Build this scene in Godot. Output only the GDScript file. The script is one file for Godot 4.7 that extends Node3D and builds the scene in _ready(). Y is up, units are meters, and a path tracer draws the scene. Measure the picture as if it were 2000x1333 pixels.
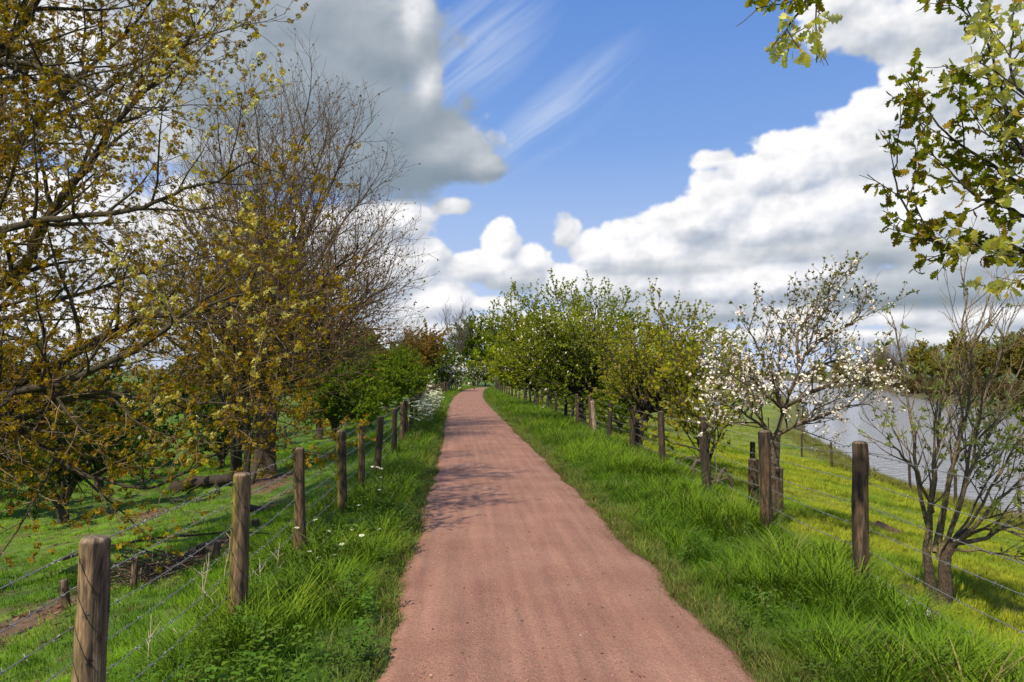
extends Node3D
# A red gravel path on a river dike in spring. y is up, metres; the camera stands on the path and looks along -z. "d" below is the distance ahead (-z).

const F := 1500.0
const PITCH := 0.04231
const EYE := 1.7
const WATER := -3.2
const HALF := 1.07

var rng := RandomNumberGenerator.new()
var names := {}
var M := {}
var wob := FastNoiseLite.new()
var fine := FastNoiseLite.new()
var t_path := PackedFloat32Array()
var t_lf := PackedFloat32Array()
var t_rf := PackedFloat32Array()
var t_nb := PackedFloat32Array()
var t_fb := PackedFloat32Array()


func _ready():
	rng.seed = 11
	wob.seed = 5
	wob.frequency = 0.35
	wob.fractal_octaves = 3
	fine.seed = 9
	fine.frequency = 2.2
	fine.fractal_octaves = 2
	camera_and_light()
	tables()
	materials()
	terrain()
	path_sheet()
	river()
	build_all()


func camera_and_light():
	var cam := Camera3D.new()
	cam.name = "camera"
	cam.position = Vector3(0, EYE, 0)
	cam.rotation.x = PITCH
	cam.fov = rad_to_deg(2.0 * atan(666.5 / F))
	cam.near = 0.05
	cam.far = 6000.0
	add_child(cam)
	cam.current = true
	var env := Environment.new()
	env.background_mode = Environment.BG_SKY
	env.tonemap_mode = Environment.TONE_MAPPER_LINEAR
	env.tonemap_exposure = 1.2
	env.background_energy_multiplier = 0.85
	env.sdfgi_enabled = true
	env.ssao_enabled = true
	env.ssil_enabled = true
	env.sky = Sky.new()
	env.sky.sky_material = make_sky()
	var we := WorldEnvironment.new()
	we.name = "world_environment"
	we.environment = env
	add_child(we)
	var sun := DirectionalLight3D.new()
	sun.name = "sun"
	sun.light_energy = 1.6
	sun.light_color = Color(1.0, 0.94, 0.82)
	sun.light_angular_distance = 0.8
	sun.shadow_enabled = true
	add_child(sun)
	sun.look_at_from_position(Vector3.ZERO, Vector3(0.34, -0.72, -0.60))


# ---------------------------------------------------------------- sky: air and clouds, by direction
# clouds: azimuth, elevation, half width, half height (degrees), brightness, thinness
const CLOUDS := [[-14.4,19.8,8.38,6.39,0.05],[-10.4,23.1,4.89,4.27,0.12],[-16.6,24.8,7.16,3.75,0.15],[-8.8,17.7,4.16,3.86,0.05],[-5.4,15.7,4.02,2.01,0.15],[-11.4,15.1,6.31,3.02,0.00],[-21.5,21.0,6.74,5.42,0.20],[-16.5,14.5,6.04,2.45,0.15],
	[-7.5,24.3,1.53,3.58,0.60],[-6.4,20.6,1.38,2.39,0.70],[-14.5,29.3,9.54,4.11,0.30],[-25.5,26.5,9.57,5.74,0.40],[-2.3,15.2,1.54,1.09,0.35],[-29.9,18.8,7.60,7.00,0.85],[-31.7,8.1,7.26,4.83,0.95],[-24.2,8.7,7.05,3.78,0.90],
	[-15.0,9.6,6.11,2.36,0.80],[-11.4,7.1,6.28,2.23,0.90],[-28.1,3.0,9.55,3.03,0.90],[-9.2,10.9,3.00,1.47,0.80],[-15.0,4.8,7.88,2.21,0.85],[-4.2,12.3,1.92,0.96,0.60,0.35],[-6.5,8.7,2.09,2.25,0.75,0.35],[-0.6,9.7,1.46,1.58,1.00,0.15],
	[-1.9,7.8,2.68,1.13,0.90],[0.4,7.1,2.69,1.14,0.70],[1.5,8.2,1.61,1.59,1.00,0.15],[3.8,10.4,1.45,1.87,0.70,0.40],[-5.3,5.3,2.66,1.52,0.90],[-1.5,5.2,2.11,0.61,0.90],[4.2,6.5,2.67,1.52,0.90],[6.3,9.0,2.09,1.27,1.00,0.10],
	[9.9,8.6,4.47,1.86,0.95],[12.9,10.7,2.56,1.82,1.00],[11.4,7.8,6.26,1.11,0.50],[15.8,11.7,2.67,2.50,1.05],[17.9,13.7,2.09,1.68,1.00],[20.7,14.1,3.71,2.12,0.95],[23.3,11.5,3.89,2.73,1.10],[19.2,10.4,5.13,2.47,0.95],
	[24.9,14.7,3.17,2.64,0.90],[26.3,16.8,2.17,1.93,0.95],[29.3,18.0,3.23,3.40,0.75],[31.2,13.9,4.22,3.76,0.75],[25.4,22.6,3.17,1.88,0.80],[30.0,22.1,4.66,3.22,0.80],[32.8,19.2,4.38,4.71,0.70],[33.6,9.8,5.85,3.44,0.70],
	[28.3,10.4,3.87,2.64,0.85],[25.1,8.3,5.65,1.37,0.40],[20.6,8.6,5.38,1.06,0.55],[31.1,7.2,4.49,1.17,0.45],[9.1,6.4,5.23,1.50,0.85],[7.2,6.4,2.26,1.51,0.70],[14.3,6.3,4.67,1.84,0.90],[18.5,6.2,4.47,1.66,0.95],
	[22.6,7.0,3.92,1.40,0.95],[27.6,6.1,6.01,1.01,0.25],[25.1,5.4,5.96,1.45,0.20],[29.9,5.1,5.46,1.26,0.15],[15.0,4.4,5.71,0.88,0.45],[11.3,4.9,4.41,0.75,0.50],[26.6,3.8,5.19,0.82,0.90],[20.5,4.1,4.02,0.86,0.85],
	[32.1,3.6,4.11,0.97,0.90],[17.1,2.7,6.98,0.51,0.70],[33.3,5.4,2.67,0.96,0.90],[22.9,24.3,1.98,0.91,0.85],[14.9,15.2,2.70,1.19,0.75,0.60],[31.6,27.1,7.36,4.29,0.60],[9.8,37.9,9.95,2.98,0.70],[40.2,13.9,5.85,7.29,0.70],
	[41.0,4.9,6.53,2.01,0.50]]
var macro := PackedFloat32Array()
var tone := PackedFloat32Array()
const GW := 1440
const GH := 240   # a cell is 0.25 degrees; elevation -4 .. 56


func blob(a: float, e: float, ra: float, re: float, b: float, thin := 0.0):
	var c0 := int(floor((a - ra * 1.7 + 180.0) * 4.0))
	var c1 := int(ceil((a + ra * 1.7 + 180.0) * 4.0))
	var r0 := clampi(int(floor((e - re * 1.7 + 4.0) * 4.0)), 0, GH - 1)
	var r1 := clampi(int(ceil((e + re * 1.7 + 4.0) * 4.0)), 0, GH - 1)
	for r in range(r0, r1 + 1):
		var y := ((r + 0.5) * 0.25 - 4.0 - e) / re
		if y < 0.0:
			y *= 1.25    # flatter underneath
		for c in range(c0, c1 + 1):
			var x := ((c + 0.5) * 0.25 - 180.0 - a) / ra
			var v := 1.0 - sqrt(x * x + y * y) - thin
			var k := r * GW + posmod(c, GW)
			if v > macro[k]:
				macro[k] = v
			if v > -0.5:
				var w := (v + 0.5) * (v + 0.5)
				var weight := w * w * (2.6 - 2.0 * minf(b, 1.0))
				tone[k * 2] += weight * clampf(b + 0.25 * y, 0.0, 1.2)
				tone[k * 2 + 1] += weight


func make_sky() -> PanoramaSkyMaterial:
	macro.resize(GW * GH)
	macro.fill(-0.8)
	tone.resize(GW * GH * 2)
	tone.fill(0.0)
	for q in CLOUDS:
		blob(q[0], q[1], q[2], q[3], q[4], q[5] if q.size() > 5 else 0.0)
	for q in [[-5.0, 3.2, 9.0, 0.7, 0.85], [3.0, 4.0, 7.0, 0.7, 0.8], [8.0, 3.0, 8.0, 0.6, 0.6], [-20.0, 2.0, 12.0, 0.8, 0.8], [22.0, 2.6, 9.0, 0.5, 0.85], [31.0, 2.2, 7.0, 0.6, 0.7]]:   # low bands
		blob(q[0], q[1], q[2], q[3], q[4])
	var r := RandomNumberGenerator.new()
	r.seed = 77
	for k in 95:   # the same broken cumulus all round
		var a := r.randf_range(46.0, 318.0)
		var e := pow(r.randf(), 1.4) * 50.0 + 2.0
		var s := lerpf(2.5, 8.0, r.randf()) * lerpf(0.7, 1.3, e / 50.0)
		for j in 4:
			blob(a + r.randf_range(-1, 1) * s, e + r.randf_range(-0.25, 0.25) * s, s * r.randf_range(0.5, 1.0), s * r.randf_range(0.25, 0.5), r.randf_range(0.35, 1.05))
	var grid := Image.create_from_data(GW, GH, false, Image.FORMAT_RF, macro.to_byte_array())
	var tn := PackedFloat32Array()
	tn.resize(GW * GH)
	for k in GW * GH:
		tn[k] = tone[2 * k] / tone[2 * k + 1] if tone[2 * k + 1] > 0.0 else 0.8
	var tg := Image.create_from_data(GW, GH, false, Image.FORMAT_RF, tn.to_byte_array())
	tg.resize(GW / 3, GH / 3, Image.INTERPOLATE_BILINEAR)
	tg.resize(GW, GH, Image.INTERPOLATE_CUBIC)
	var whole := sky_patch(grid, tg, -180.0, 180.0, -4.0, 56.0, 1024, 171)
	whole.resize(4096, 683, Image.INTERPOLATE_CUBIC)
	var near := sky_patch(grid, tg, -42.0, 42.0, -2.0, 34.0, 956, 410)
	var pan := Image.create_empty(4096, 2048, false, Image.FORMAT_RGBF)
	pan.fill(air(56.0))
	for row in range(0, 387):   # zenith
		pan.fill_rect(Rect2i(0, row, 4096, 1), air(90.0 - row * 180.0 / 2048.0))
	pan.blit_rect(whole, Rect2i(0, 0, 4096, 683), Vector2i(0, 387))
	pan.blit_rect(near, Rect2i(0, 0, 956, 410), Vector2i(int((180.0 - 42.0) / 360.0 * 4096.0), int((90.0 - 34.0) / 180.0 * 2048.0)))
	pan.fill_rect(Rect2i(0, 1030, 4096, 1018), Color(0.2, 0.2, 0.16))
	var turned := Image.create_empty(4096, 2048, false, Image.FORMAT_RGBF)   # Godot's panorama begins at -z
	turned.blit_rect(pan, Rect2i(2048, 0, 2048, 2048), Vector2i(0, 0))
	turned.blit_rect(pan, Rect2i(0, 0, 2048, 2048), Vector2i(2048, 0))
	var m := PanoramaSkyMaterial.new()
	m.panorama = ImageTexture.create_from_image(turned)
	return m


func air(el: float) -> Color:
	var t := clampf(el / 27.0, 0.0, 1.0)
	var low := Color(0.60, 0.70, 0.90)
	var mid := Color(0.26, 0.44, 0.82)
	var top := Color(0.115, 0.265, 0.67)
	return low.lerp(mid, clampf(t * 1.6, 0.0, 1.0)).lerp(top, smoothstep(0.3, 1.15, t))


func sky_patch(grid: Image, tg: Image, a0: float, a1: float, e0: float, e1: float, w: int, h: int) -> Image:
	var puff := FastNoiseLite.new()
	puff.noise_type = FastNoiseLite.TYPE_CELLULAR
	puff.cellular_return_type = FastNoiseLite.RETURN_DISTANCE
	puff.cellular_distance_function = FastNoiseLite.DISTANCE_EUCLIDEAN_SQUARED
	puff.frequency = 0.27
	puff.fractal_type = FastNoiseLite.FRACTAL_NONE
	puff.seed = 3
	var small: FastNoiseLite = puff.duplicate()
	small.frequency = 0.75
	small.fractal_type = FastNoiseLite.FRACTAL_FBM
	small.fractal_octaves = 3
	small.fractal_gain = 0.5
	small.seed = 12
	var haze := FastNoiseLite.new()
	haze.noise_type = FastNoiseLite.TYPE_SIMPLEX_SMOOTH
	haze.frequency = 0.16
	haze.fractal_octaves = 6
	haze.fractal_gain = 0.55
	haze.seed = 21
	var streak := FastNoiseLite.new()
	streak.noise_type = FastNoiseLite.TYPE_SIMPLEX_SMOOTH
	streak.frequency = 0.5
	streak.fractal_octaves = 5
	streak.seed = 8
	var g := grid.get_region(Rect2i(int((a0 + 180.0) * 4.0), int((e0 + 4.0) * 4.0), int((a1 - a0) * 4.0), int((e1 - e0) * 4.0)))
	g.resize(w, h, Image.INTERPOLATE_CUBIC)
	var tt := tg.get_region(Rect2i(int((a0 + 180.0) * 4.0), int((e0 + 4.0) * 4.0), int((a1 - a0) * 4.0), int((e1 - e0) * 4.0)))
	tt.resize(w, h, Image.INTERPOLATE_CUBIC)
	var gm := g.get_data().to_float32_array()
	var gt := tt.get_data().to_float32_array()
	var den := PackedFloat32Array()
	den.resize(w * h)
	var k := 0
	for row in h:      # row 0 is the lowest here
		var el := deg_to_rad(lerpf(e0, e1, (row + 0.5) / h))
		var ce := cos(el) * 57.3
		var y := sin(el) * 57.3
		for col in w:
			var m := gm[k]
			if m > -0.75:
				var az := deg_to_rad(lerpf(a0, a1, (col + 0.5) / w))
				var x := sin(az) * ce
				var z := -cos(az) * ce
				var q := haze.get_noise_3d(x, y * 1.25, z)
				var p := -puff.get_noise_3d(x + q * 1.6, y * 1.3 + q * 1.2, z)
				var p2 := -small.get_noise_3d(x + q * 0.8, y * 1.3 + q * 0.8, z)
				den[k] = 0.85 * m + 0.42 * (p - 0.72) + 0.34 * (p2 - 0.7) + 0.5 * q + 0.2
			else:
				den[k] = m
			k += 1
	var px := w / (a1 - a0)
	var out := PackedFloat32Array()
	out.resize(w * h * 3)
	for row in h:
		var eld := lerpf(e0, e1, (row + 0.5) / h)
		var sky := air(maxf(eld, 0.0))
		for col in w:
			k = row * w + col
			var c := sky
			var azd := lerpf(a0, a1, (col + 0.5) / w)
			# thin streaks of ice cloud, combed up to the right
			if eld > 12.0:
				var u := azd * 0.82 + eld * 0.57
				var v := -azd * 0.57 + eld * 0.82
				var cover := 0.0
				cover = maxf(cover, 1.0 - Vector2((u - 10.6) / 9.0, (v - 20.6) / 3.6).length())
				cover = maxf(cover, 0.8 - Vector2((u - 14.0) / 12.0, (v - 13.3) / 3.2).length())
				if absf(azd) > 50.0:
					cover = 0.35 * streak.get_noise_2d(azd * 0.08, eld * 0.1)
				if cover > 0.0:
					var bend := u + 0.05 * v * v * 0.0
					var wv := v + 0.5 * streak.get_noise_2d(u * 0.12, v * 0.12 + 7.0)
					var s := streak.get_noise_2d(bend * 0.07, wv * 0.5 + 40.0) * 0.75 + streak.get_noise_2d(bend * 0.09 + 90.0, wv * 1.6) * 0.4 + streak.get_noise_2d(bend * 0.14 + 30.0, wv * 4.5) * 0.22
					c = c.lerp(Color(0.76, 0.83, 0.95), clampf(cover * 1.3, 0.0, 1.0) * smoothstep(-0.55, 0.8, s) * 0.68)
			var dn := den[k]
			if dn > -0.12:
				var b := clampf(gt[k] * (0.93 + 0.55 * haze.get_noise_2d(azd * 1.3 + 400.0, eld * 2.2)), 0.0, 1.15)
				var s1 := mini(h - 1, row + int(px * 0.35)) * w + maxi(0, col - int(px * 0.28))
				var s2 := mini(h - 1, row + int(px * 1.1)) * w + maxi(0, col - int(px * 0.8))
				var lit := 0.68 + lerpf(0.3, 0.75, b) * clampf(dn - den[s1], -0.6, 0.6) + lerpf(0.3, 0.8, b) * clampf(dn - den[s2], -0.9, 0.9)
				lit = clampf(lit, 0.0, 1.0)
				var dark := Color(0.19, 0.25, 0.315).lerp(Color(0.50, 0.56, 0.68), clampf(b, 0.0, 1.0))
				var light := Color(0.30, 0.365, 0.43).lerp(Color(1.0, 0.99, 1.0), clampf(b * 1.1, 0.0, 1.0))
				var cl := dark.lerp(light, lit)
				var soft := lerpf(0.3, 0.09, clampf(b, 0.0, 1.0))
				c = c.lerp(cl, smoothstep(-0.1, soft, dn))
			var o := ((h - 1 - row) * w + col) * 3
			out[o] = c.r
			out[o + 1] = c.g
			out[o + 2] = c.b
	return Image.create_from_data(w, h, false, Image.FORMAT_RGBF, out.to_byte_array())


# ---------------------------------------------------------------- tools
class Shape:
	var v := PackedVector3Array()
	var n := PackedVector3Array()
	var c := PackedColorArray()
	var u := PackedVector2Array()
	var i := PackedInt32Array()

	func vert(p: Vector3, nn: Vector3, col := Color.WHITE, uv := Vector2.ZERO) -> int:
		v.append(p)
		n.append(nn)
		c.append(col)
		u.append(uv)
		return v.size() - 1

	func tri(a: int, b: int, d: int):   # counter-clockwise seen from outside; stored clockwise
		i.append(a)
		i.append(d)
		i.append(b)

	func quad(a: int, b: int, d: int, e: int):
		tri(a, b, d)
		tri(a, d, e)

	func tube(pts: PackedVector3Array, rad: PackedFloat32Array, sides: int, col := Color.WHITE, close := true):
		var cnt := pts.size()
		var t := (pts[1] - pts[0]).normalized()
		var nn := t.cross(Vector3.UP if absf(t.y) < 0.9 else Vector3.RIGHT).normalized()
		var base := v.size()
		var along := 0.0
		for k in cnt:
			if k > 0:
				along += pts[k].distance_to(pts[k - 1])
			var t2 := (pts[mini(k + 1, cnt - 1)] - pts[maxi(k - 1, 0)]).normalized()
			nn = (nn - t2 * nn.dot(t2)).normalized()
			var b := t2.cross(nn)
			for s in sides:
				var a := TAU * s / sides
				var o := nn * cos(a) + b * sin(a)
				v.append(pts[k] + o * rad[k])
				n.append(o)
				c.append(col)
				u.append(Vector2(float(s) / sides, along))
		for k in cnt - 1:
			for s in sides:
				var s2 := (s + 1) % sides
				var a0 := base + k * sides + s
				var a1 := base + k * sides + s2
				i.append(a0)
				i.append(a1 + sides)
				i.append(a1)
				i.append(a0)
				i.append(a0 + sides)
				i.append(a1 + sides)
		if close:
			var top := vert(pts[cnt - 1], (pts[cnt - 1] - pts[cnt - 2]).normalized(), col)
			for s in sides:
				tri(base + (cnt - 1) * sides + s, base + (cnt - 1) * sides + (s + 1) % sides, top)

	# a blade or leaf: stations along a spine, half widths, folded about the spine
	func blade(pts: Array, half: Array, side: Vector3, col := Color.WHITE, fold := 0.0):
		var base := v.size()
		var cnt := pts.size()
		for k in cnt:
			var t: Vector3 = (pts[mini(k + 1, cnt - 1)] - pts[maxi(k - 1, 0)]).normalized()
			var up := side.cross(t).normalized()
			var p: Vector3 = pts[k]
			var hw: float = half[k]
			if fold == 0.0:
				vert(p - side * hw, up, col)
				vert(p + side * hw, up, col)
			else:
				vert(p - side * hw + up * hw * fold, (up + side * fold).normalized(), col)
				vert(p, up, col)
				vert(p + side * hw + up * hw * fold, (up - side * fold).normalized(), col)
		var m := 2 if fold == 0.0 else 3
		for k in cnt - 1:
			for s in m - 1:
				var a := base + k * m + s
				quad(a, a + 1, a + m + 1, a + m)

	func mesh(mat: Material = null) -> ArrayMesh:
		var arr := []
		arr.resize(Mesh.ARRAY_MAX)
		arr[Mesh.ARRAY_VERTEX] = v
		arr[Mesh.ARRAY_NORMAL] = n
		arr[Mesh.ARRAY_COLOR] = c
		arr[Mesh.ARRAY_TEX_UV] = u
		arr[Mesh.ARRAY_INDEX] = i
		var m := ArrayMesh.new()
		m.add_surface_from_arrays(Mesh.PRIMITIVE_TRIANGLES, arr)
		if mat:
			m.surface_set_material(0, mat)
		return m

	func smooth():
		n.fill(Vector3.ZERO)
		for k in range(0, i.size(), 3):
			var f := (v[i[k + 2]] - v[i[k]]).cross(v[i[k + 1]] - v[i[k]])
			for j in 3:
				n[i[k + j]] += f
		for k in n.size():
			n[k] = n[k].normalized()


func numbered(called: String) -> String:
	names[called] = names.get(called, -1) + 1
	return called if names[called] == 0 else "%s_%03d" % [called, names[called]]


func tag(o: Node, label: String, category := "", group := "", kind := ""):
	if label:
		o.set_meta("label", label)
	if category:
		o.set_meta("category", category)
	if group:
		o.set_meta("group", group)
	if kind:
		o.set_meta("kind", kind)


func thing(called: String, where: Vector3, label: String, category: String, group := "") -> Node3D:
	var o := Node3D.new()
	o.name = numbered(called)
	o.position = where
	add_child(o)
	tag(o, label, category, group)
	return o


# a part in world coordinates under its thing
func part(called: String, s: Shape, mat: Material, parent: Node3D, kind := "") -> MeshInstance3D:
	var o := MeshInstance3D.new()
	o.name = called
	o.mesh = s.mesh(mat)
	parent.add_child(o, true)
	if parent == self:
		o.name = numbered(called)
	else:
		var p: Node3D = parent
		while p and p != self:
			o.position -= p.position
			p = p.get_parent() as Node3D
	if kind:
		o.set_meta("kind", kind)
	return o


func scatter(called: String, mesh: Mesh, mat: Material, where: Array, cols: Array, parent: Node3D, label := "") -> MultiMeshInstance3D:
	var mm := MultiMesh.new()
	mm.transform_format = MultiMesh.TRANSFORM_3D
	mm.use_colors = true
	mm.mesh = mesh
	mm.instance_count = where.size()
	var off := Vector3.ZERO if parent == self else parent.position
	for k in where.size():
		var t: Transform3D = where[k]
		t.origin -= off
		mm.set_instance_transform(k, t)
		mm.set_instance_color(k, cols[k])
	var o := MultiMeshInstance3D.new()
	o.name = numbered(called) if parent == self else called
	o.multimesh = mm
	o.material_override = mat
	parent.add_child(o, true)
	tag(o, label, "", "", "stuff")
	return o


# a point of the place: sight line of a spot in the photograph and its distance ahead
func at(px: float, py: float, d: float) -> Vector3:
	var cy := (666.5 - py) / F
	var k := d / (cos(PITCH) - cy * sin(PITCH))
	return Vector3((px - 1000.0) / F * k, EYE + (cy * cos(PITCH) + sin(PITCH)) * k, -d)


func px_of(p: Vector3) -> Vector2:
	var q := p - Vector3(0, EYE, 0)
	var fw := q.y * sin(PITCH) - q.z * cos(PITCH)
	if fw < 0.05:
		return Vector2(-9999, -9999)
	return Vector2(1000.0 + q.x / fw * F, 666.5 - (q.y * cos(PITCH) + q.z * sin(PITCH)) / fw * F)


func rnd(a: float, b: float) -> float:
	return rng.randf_range(a, b)


func rvec() -> Vector3:
	return Vector3(rng.randfn(), rng.randfn(), rng.randfn()).normalized()


func vary(c: Color, s := 0.15) -> Color:
	var f := 1.0 + rnd(-s, s)
	return Color(c.r * f * (1.0 + rnd(-s, s) * 0.5), c.g * f, c.b * f)


func smoothed(table: Array, lo: int, hi: int, pad := 2) -> PackedFloat32Array:
	var raw := PackedFloat32Array()
	var j := 0
	for d in range(lo, hi + 1):
		while j < table.size() - 2 and d > table[j + 1][0]:
			j += 1
		raw.append(lerpf(table[j][1], table[j + 1][1], (d - table[j][0]) / float(table[j + 1][0] - table[j][0])))
	var out := raw.duplicate()
	for k in raw.size():
		var s := 0.0
		for q in range(-pad, pad + 1):
			s += raw[clampi(k + q, 0, raw.size() - 1)]
		out[k] = s / (2 * pad + 1)
	return out


func look(t: PackedFloat32Array, d: float) -> float:
	var f := clampf(d + 40.0, 0.0, t.size() - 1.001)
	var k := int(f)
	return lerpf(t[k], t[k + 1], f - k)


func tables():
	t_path = smoothed([[-40, 3.2], [0, 0.6], [4.23, 0.33], [8.5, 0.07], [14.2, -0.31], [25.5, -1.16], [42.5, -2.4], [56.7, -3.2], [73, -3.75], [85, -3.8], [91, -3.5], [120, -3.5]], -40, 1700)
	t_lf = smoothed([[-40, 1.2], [0, -1.68], [3.3, -1.79], [5.4, -1.92], [9.5, -2.1], [12.8, -2.2], [16, -2.44], [20.5, -2.85], [30, -3.45], [45, -4.6], [60, -5.5], [75, -6.1], [92, -6.0], [120, -6]], -40, 1700, 1)
	t_rf = smoothed([[-40, 5.0], [0, 2.95], [6.2, 2.78], [16.9, 2.67], [19.5, 2.46], [26, 2.15], [32, 1.81], [39, 1.38], [54.7, -0.1], [75, -1.6], [90, -1.2], [110, 0]], -40, 1700, 1)
	t_nb = smoothed([[-40, 13.5], [15, 14.3], [30, 15.2], [34, 15.8], [46, 18.6], [61, 22.5], [100, 38], [200, 68], [600, 180], [760, 240], [1700, 700]], -40, 1700, 3)
	t_fb = smoothed([[-40, 60], [60, 62], [97, 64.7], [125, 70], [150, 78], [188, 94], [272, 123], [367, 147], [600, 205], [760, 236], [1700, 640]], -40, 1700, 5)


# height of the land
func ground(x: float, d: float) -> float:
	var c := look(t_path, d)
	var s := x - c
	var bump := wob.get_noise_2d(x, d) * 0.05 + fine.get_noise_2d(x, d) * 0.012
	if absf(s) < HALF + 0.1:
		return -0.02 - 0.012 * absf(s)
	if s < 0.0:
		var lf := look(t_lf, d)
		var l := c - HALF - x
		var w := c - HALF - lf
		var h := -0.035
		if l < w:
			h -= 0.05 * l / w
		else:
			var e := l - w
			var deep := 2.0
			h -= 0.05 + deep * (1.0 - exp(-e * 0.33 / deep)) + minf(e, 60.0) * 0.002
			bump *= 1.0 + minf(e, 3.0) * 0.6
			bump += 0.1 * minf(e * 0.3, 1.0) * wob.get_noise_2d(x * 0.3 + 50.0, d * 0.3)
		return h + bump * smoothstep(0.0, 0.35, l)
	var rf := look(t_rf, d)
	var nb := look(t_nb, d)
	var r := s - HALF
	if x < rf:
		return -0.035 - 0.07 * r / (rf - c - HALF) + bump * smoothstep(0.0, 0.35, r)
	if x < nb:
		var t := (x - rf) / (nb - rf)
		return -0.105 - 2.45 * pow(t, 0.95) + bump * 1.4
	var fb := look(t_fb, d)
	if fb <= nb + 1.0:
		return -2.2
	if x < nb + 1.6:
		return lerpf(-2.555, -4.3, smoothstep(0.0, 1.6, x - nb)) + bump * 1.4
	if x < fb - 2.0:
		return -4.3
	if x < fb + 9.0:
		return lerpf(-4.3, -0.9, pow((x - fb + 2.0) / 11.0, 0.8)) + bump * 5.0
	return -0.9 + 4.0 * bump


func tex(seed_: int, freq: float, oct: int, ramp: Array, size := 512, kind := FastNoiseLite.TYPE_SIMPLEX_SMOOTH, gain := 0.5) -> NoiseTexture2D:
	var n := FastNoiseLite.new()
	n.noise_type = kind
	n.seed = seed_
	n.frequency = freq
	n.fractal_octaves = oct
	n.fractal_gain = gain
	var t := NoiseTexture2D.new()
	t.width = size
	t.height = size
	t.seamless = true
	t.noise = n
	if ramp:
		var g := Gradient.new()
		g.offsets = PackedFloat32Array(ramp[0])
		g.colors = PackedColorArray(ramp[1])
		t.color_ramp = g
	return t


func grey(v: float) -> Color:
	return Color(v, v, v)


func srgb(r: float, g: float, b: float) -> Color:
	return Color(r, g, b).linear_to_srgb()


func std(rough: float, vc := true) -> StandardMaterial3D:
	var m := StandardMaterial3D.new()
	m.roughness = rough
	m.vertex_color_use_as_albedo = vc
	m.cull_mode = BaseMaterial3D.CULL_DISABLED
	return m


func leafy(back := 0.6, rough := 0.55) -> StandardMaterial3D:
	var m := std(rough)
	m.metallic_specular = 0.15
	m.backlight_enabled = true
	m.backlight = Color(back, back, back * 0.6)
	return m


func triplanar(m: StandardMaterial3D, scale: Vector3, albedo: Texture2D, relief: Texture2D = null, cm := 1.0):
	m.uv1_triplanar = true
	m.uv1_world_triplanar = true
	m.uv1_scale = scale
	m.albedo_texture = albedo
	if relief:
		m.heightmap_enabled = true
		m.heightmap_texture = relief
		m.heightmap_scale = cm


func materials():
	var soft := tex(1, 0.012, 5, [[0.2, 0.8], [grey(0.72), grey(1.0)]])
	var rough_noise := tex(2, 0.05, 4, [])
	M.soil = std(0.95)
	triplanar(M.soil, Vector3(0.5, 0.5, 0.5), soft, rough_noise, 2.0)
	M.grass = leafy(0.5, 0.5)
	M.leaf = leafy(1.0, 0.5)
	M.petal = leafy(0.5, 0.7)
	M.bark = std(0.9)
	triplanar(M.bark, Vector3(6, 1.6, 6), tex(4, 0.03, 5, [[0.25, 0.5, 0.75], [grey(0.45), grey(0.75), grey(1.0)]]), tex(5, 0.05, 4, []), 1.2)
	M.twig = std(0.85)
	# weathered wood, the grain runs up the post
	M.wood = std(0.85)
	M.wood.uv1_scale = Vector3(2, 0.55, 1)
	M.wood.albedo_texture = grain()
	M.wood.heightmap_enabled = true
	M.wood.heightmap_texture = M.wood.albedo_texture
	M.wood.heightmap_scale = 0.35
	M.wire = std(0.45, false)
	M.wire.albedo_color = srgb(0.3, 0.3, 0.31)
	M.wire.metallic = 0.6
	M.stone = std(0.95)
	M.wool = std(1.0)
	M.cloth = std(0.9)
	M.path = std(0.95)
	M.path.albedo_texture = path_print()
	M.path.uv1_scale = Vector3(1, 1.0 / 6.0, 1)
	M.path.heightmap_enabled = true
	M.path.heightmap_texture = tex(14, 0.16, 4, [], 1024, FastNoiseLite.TYPE_SIMPLEX_SMOOTH, 0.7)
	M.path.heightmap_scale = 0.8
	M.water = std(0.12, false)
	M.water.albedo_color = srgb(0.24, 0.25, 0.28)
	M.water.metallic_specular = 0.5
	M.water.uv1_triplanar = true
	M.water.uv1_world_triplanar = true
	M.water.uv1_scale = Vector3(0.10, 0.10, 0.22)
	M.water.heightmap_enabled = true
	M.water.heightmap_texture = tex(15, 0.02, 4, [], 512)
	M.water.heightmap_scale = 5.0


func grain() -> ImageTexture:
	var w := 256
	var h := 512
	var a := FastNoiseLite.new()
	a.frequency = 0.045
	a.fractal_octaves = 4
	var im := Image.create_empty(w, h, false, Image.FORMAT_RGB8)
	for y in h:
		for x in w:
			var th := TAU * x / w
			var tv := TAU * y / h
			var cx := cos(th) * 60.0
			var cz := sin(th) * 60.0
			var n := a.get_noise_3d(cx, cz + sin(tv) * 22.0, cos(tv) * 22.0)
			var k := a.get_noise_3d(cx * 0.35 + 200.0, cz * 0.35 + sin(tv) * 45.0, cos(tv) * 45.0)
			var v := clampf(0.74 + n * 0.32 + k * 0.5, 0.2, 1.0)
			im.set_pixel(x, y, Color(v, v * (0.985 - 0.02 * n), v * (0.96 + 0.03 * n)))
	return ImageTexture.create_from_image(im)


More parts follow.
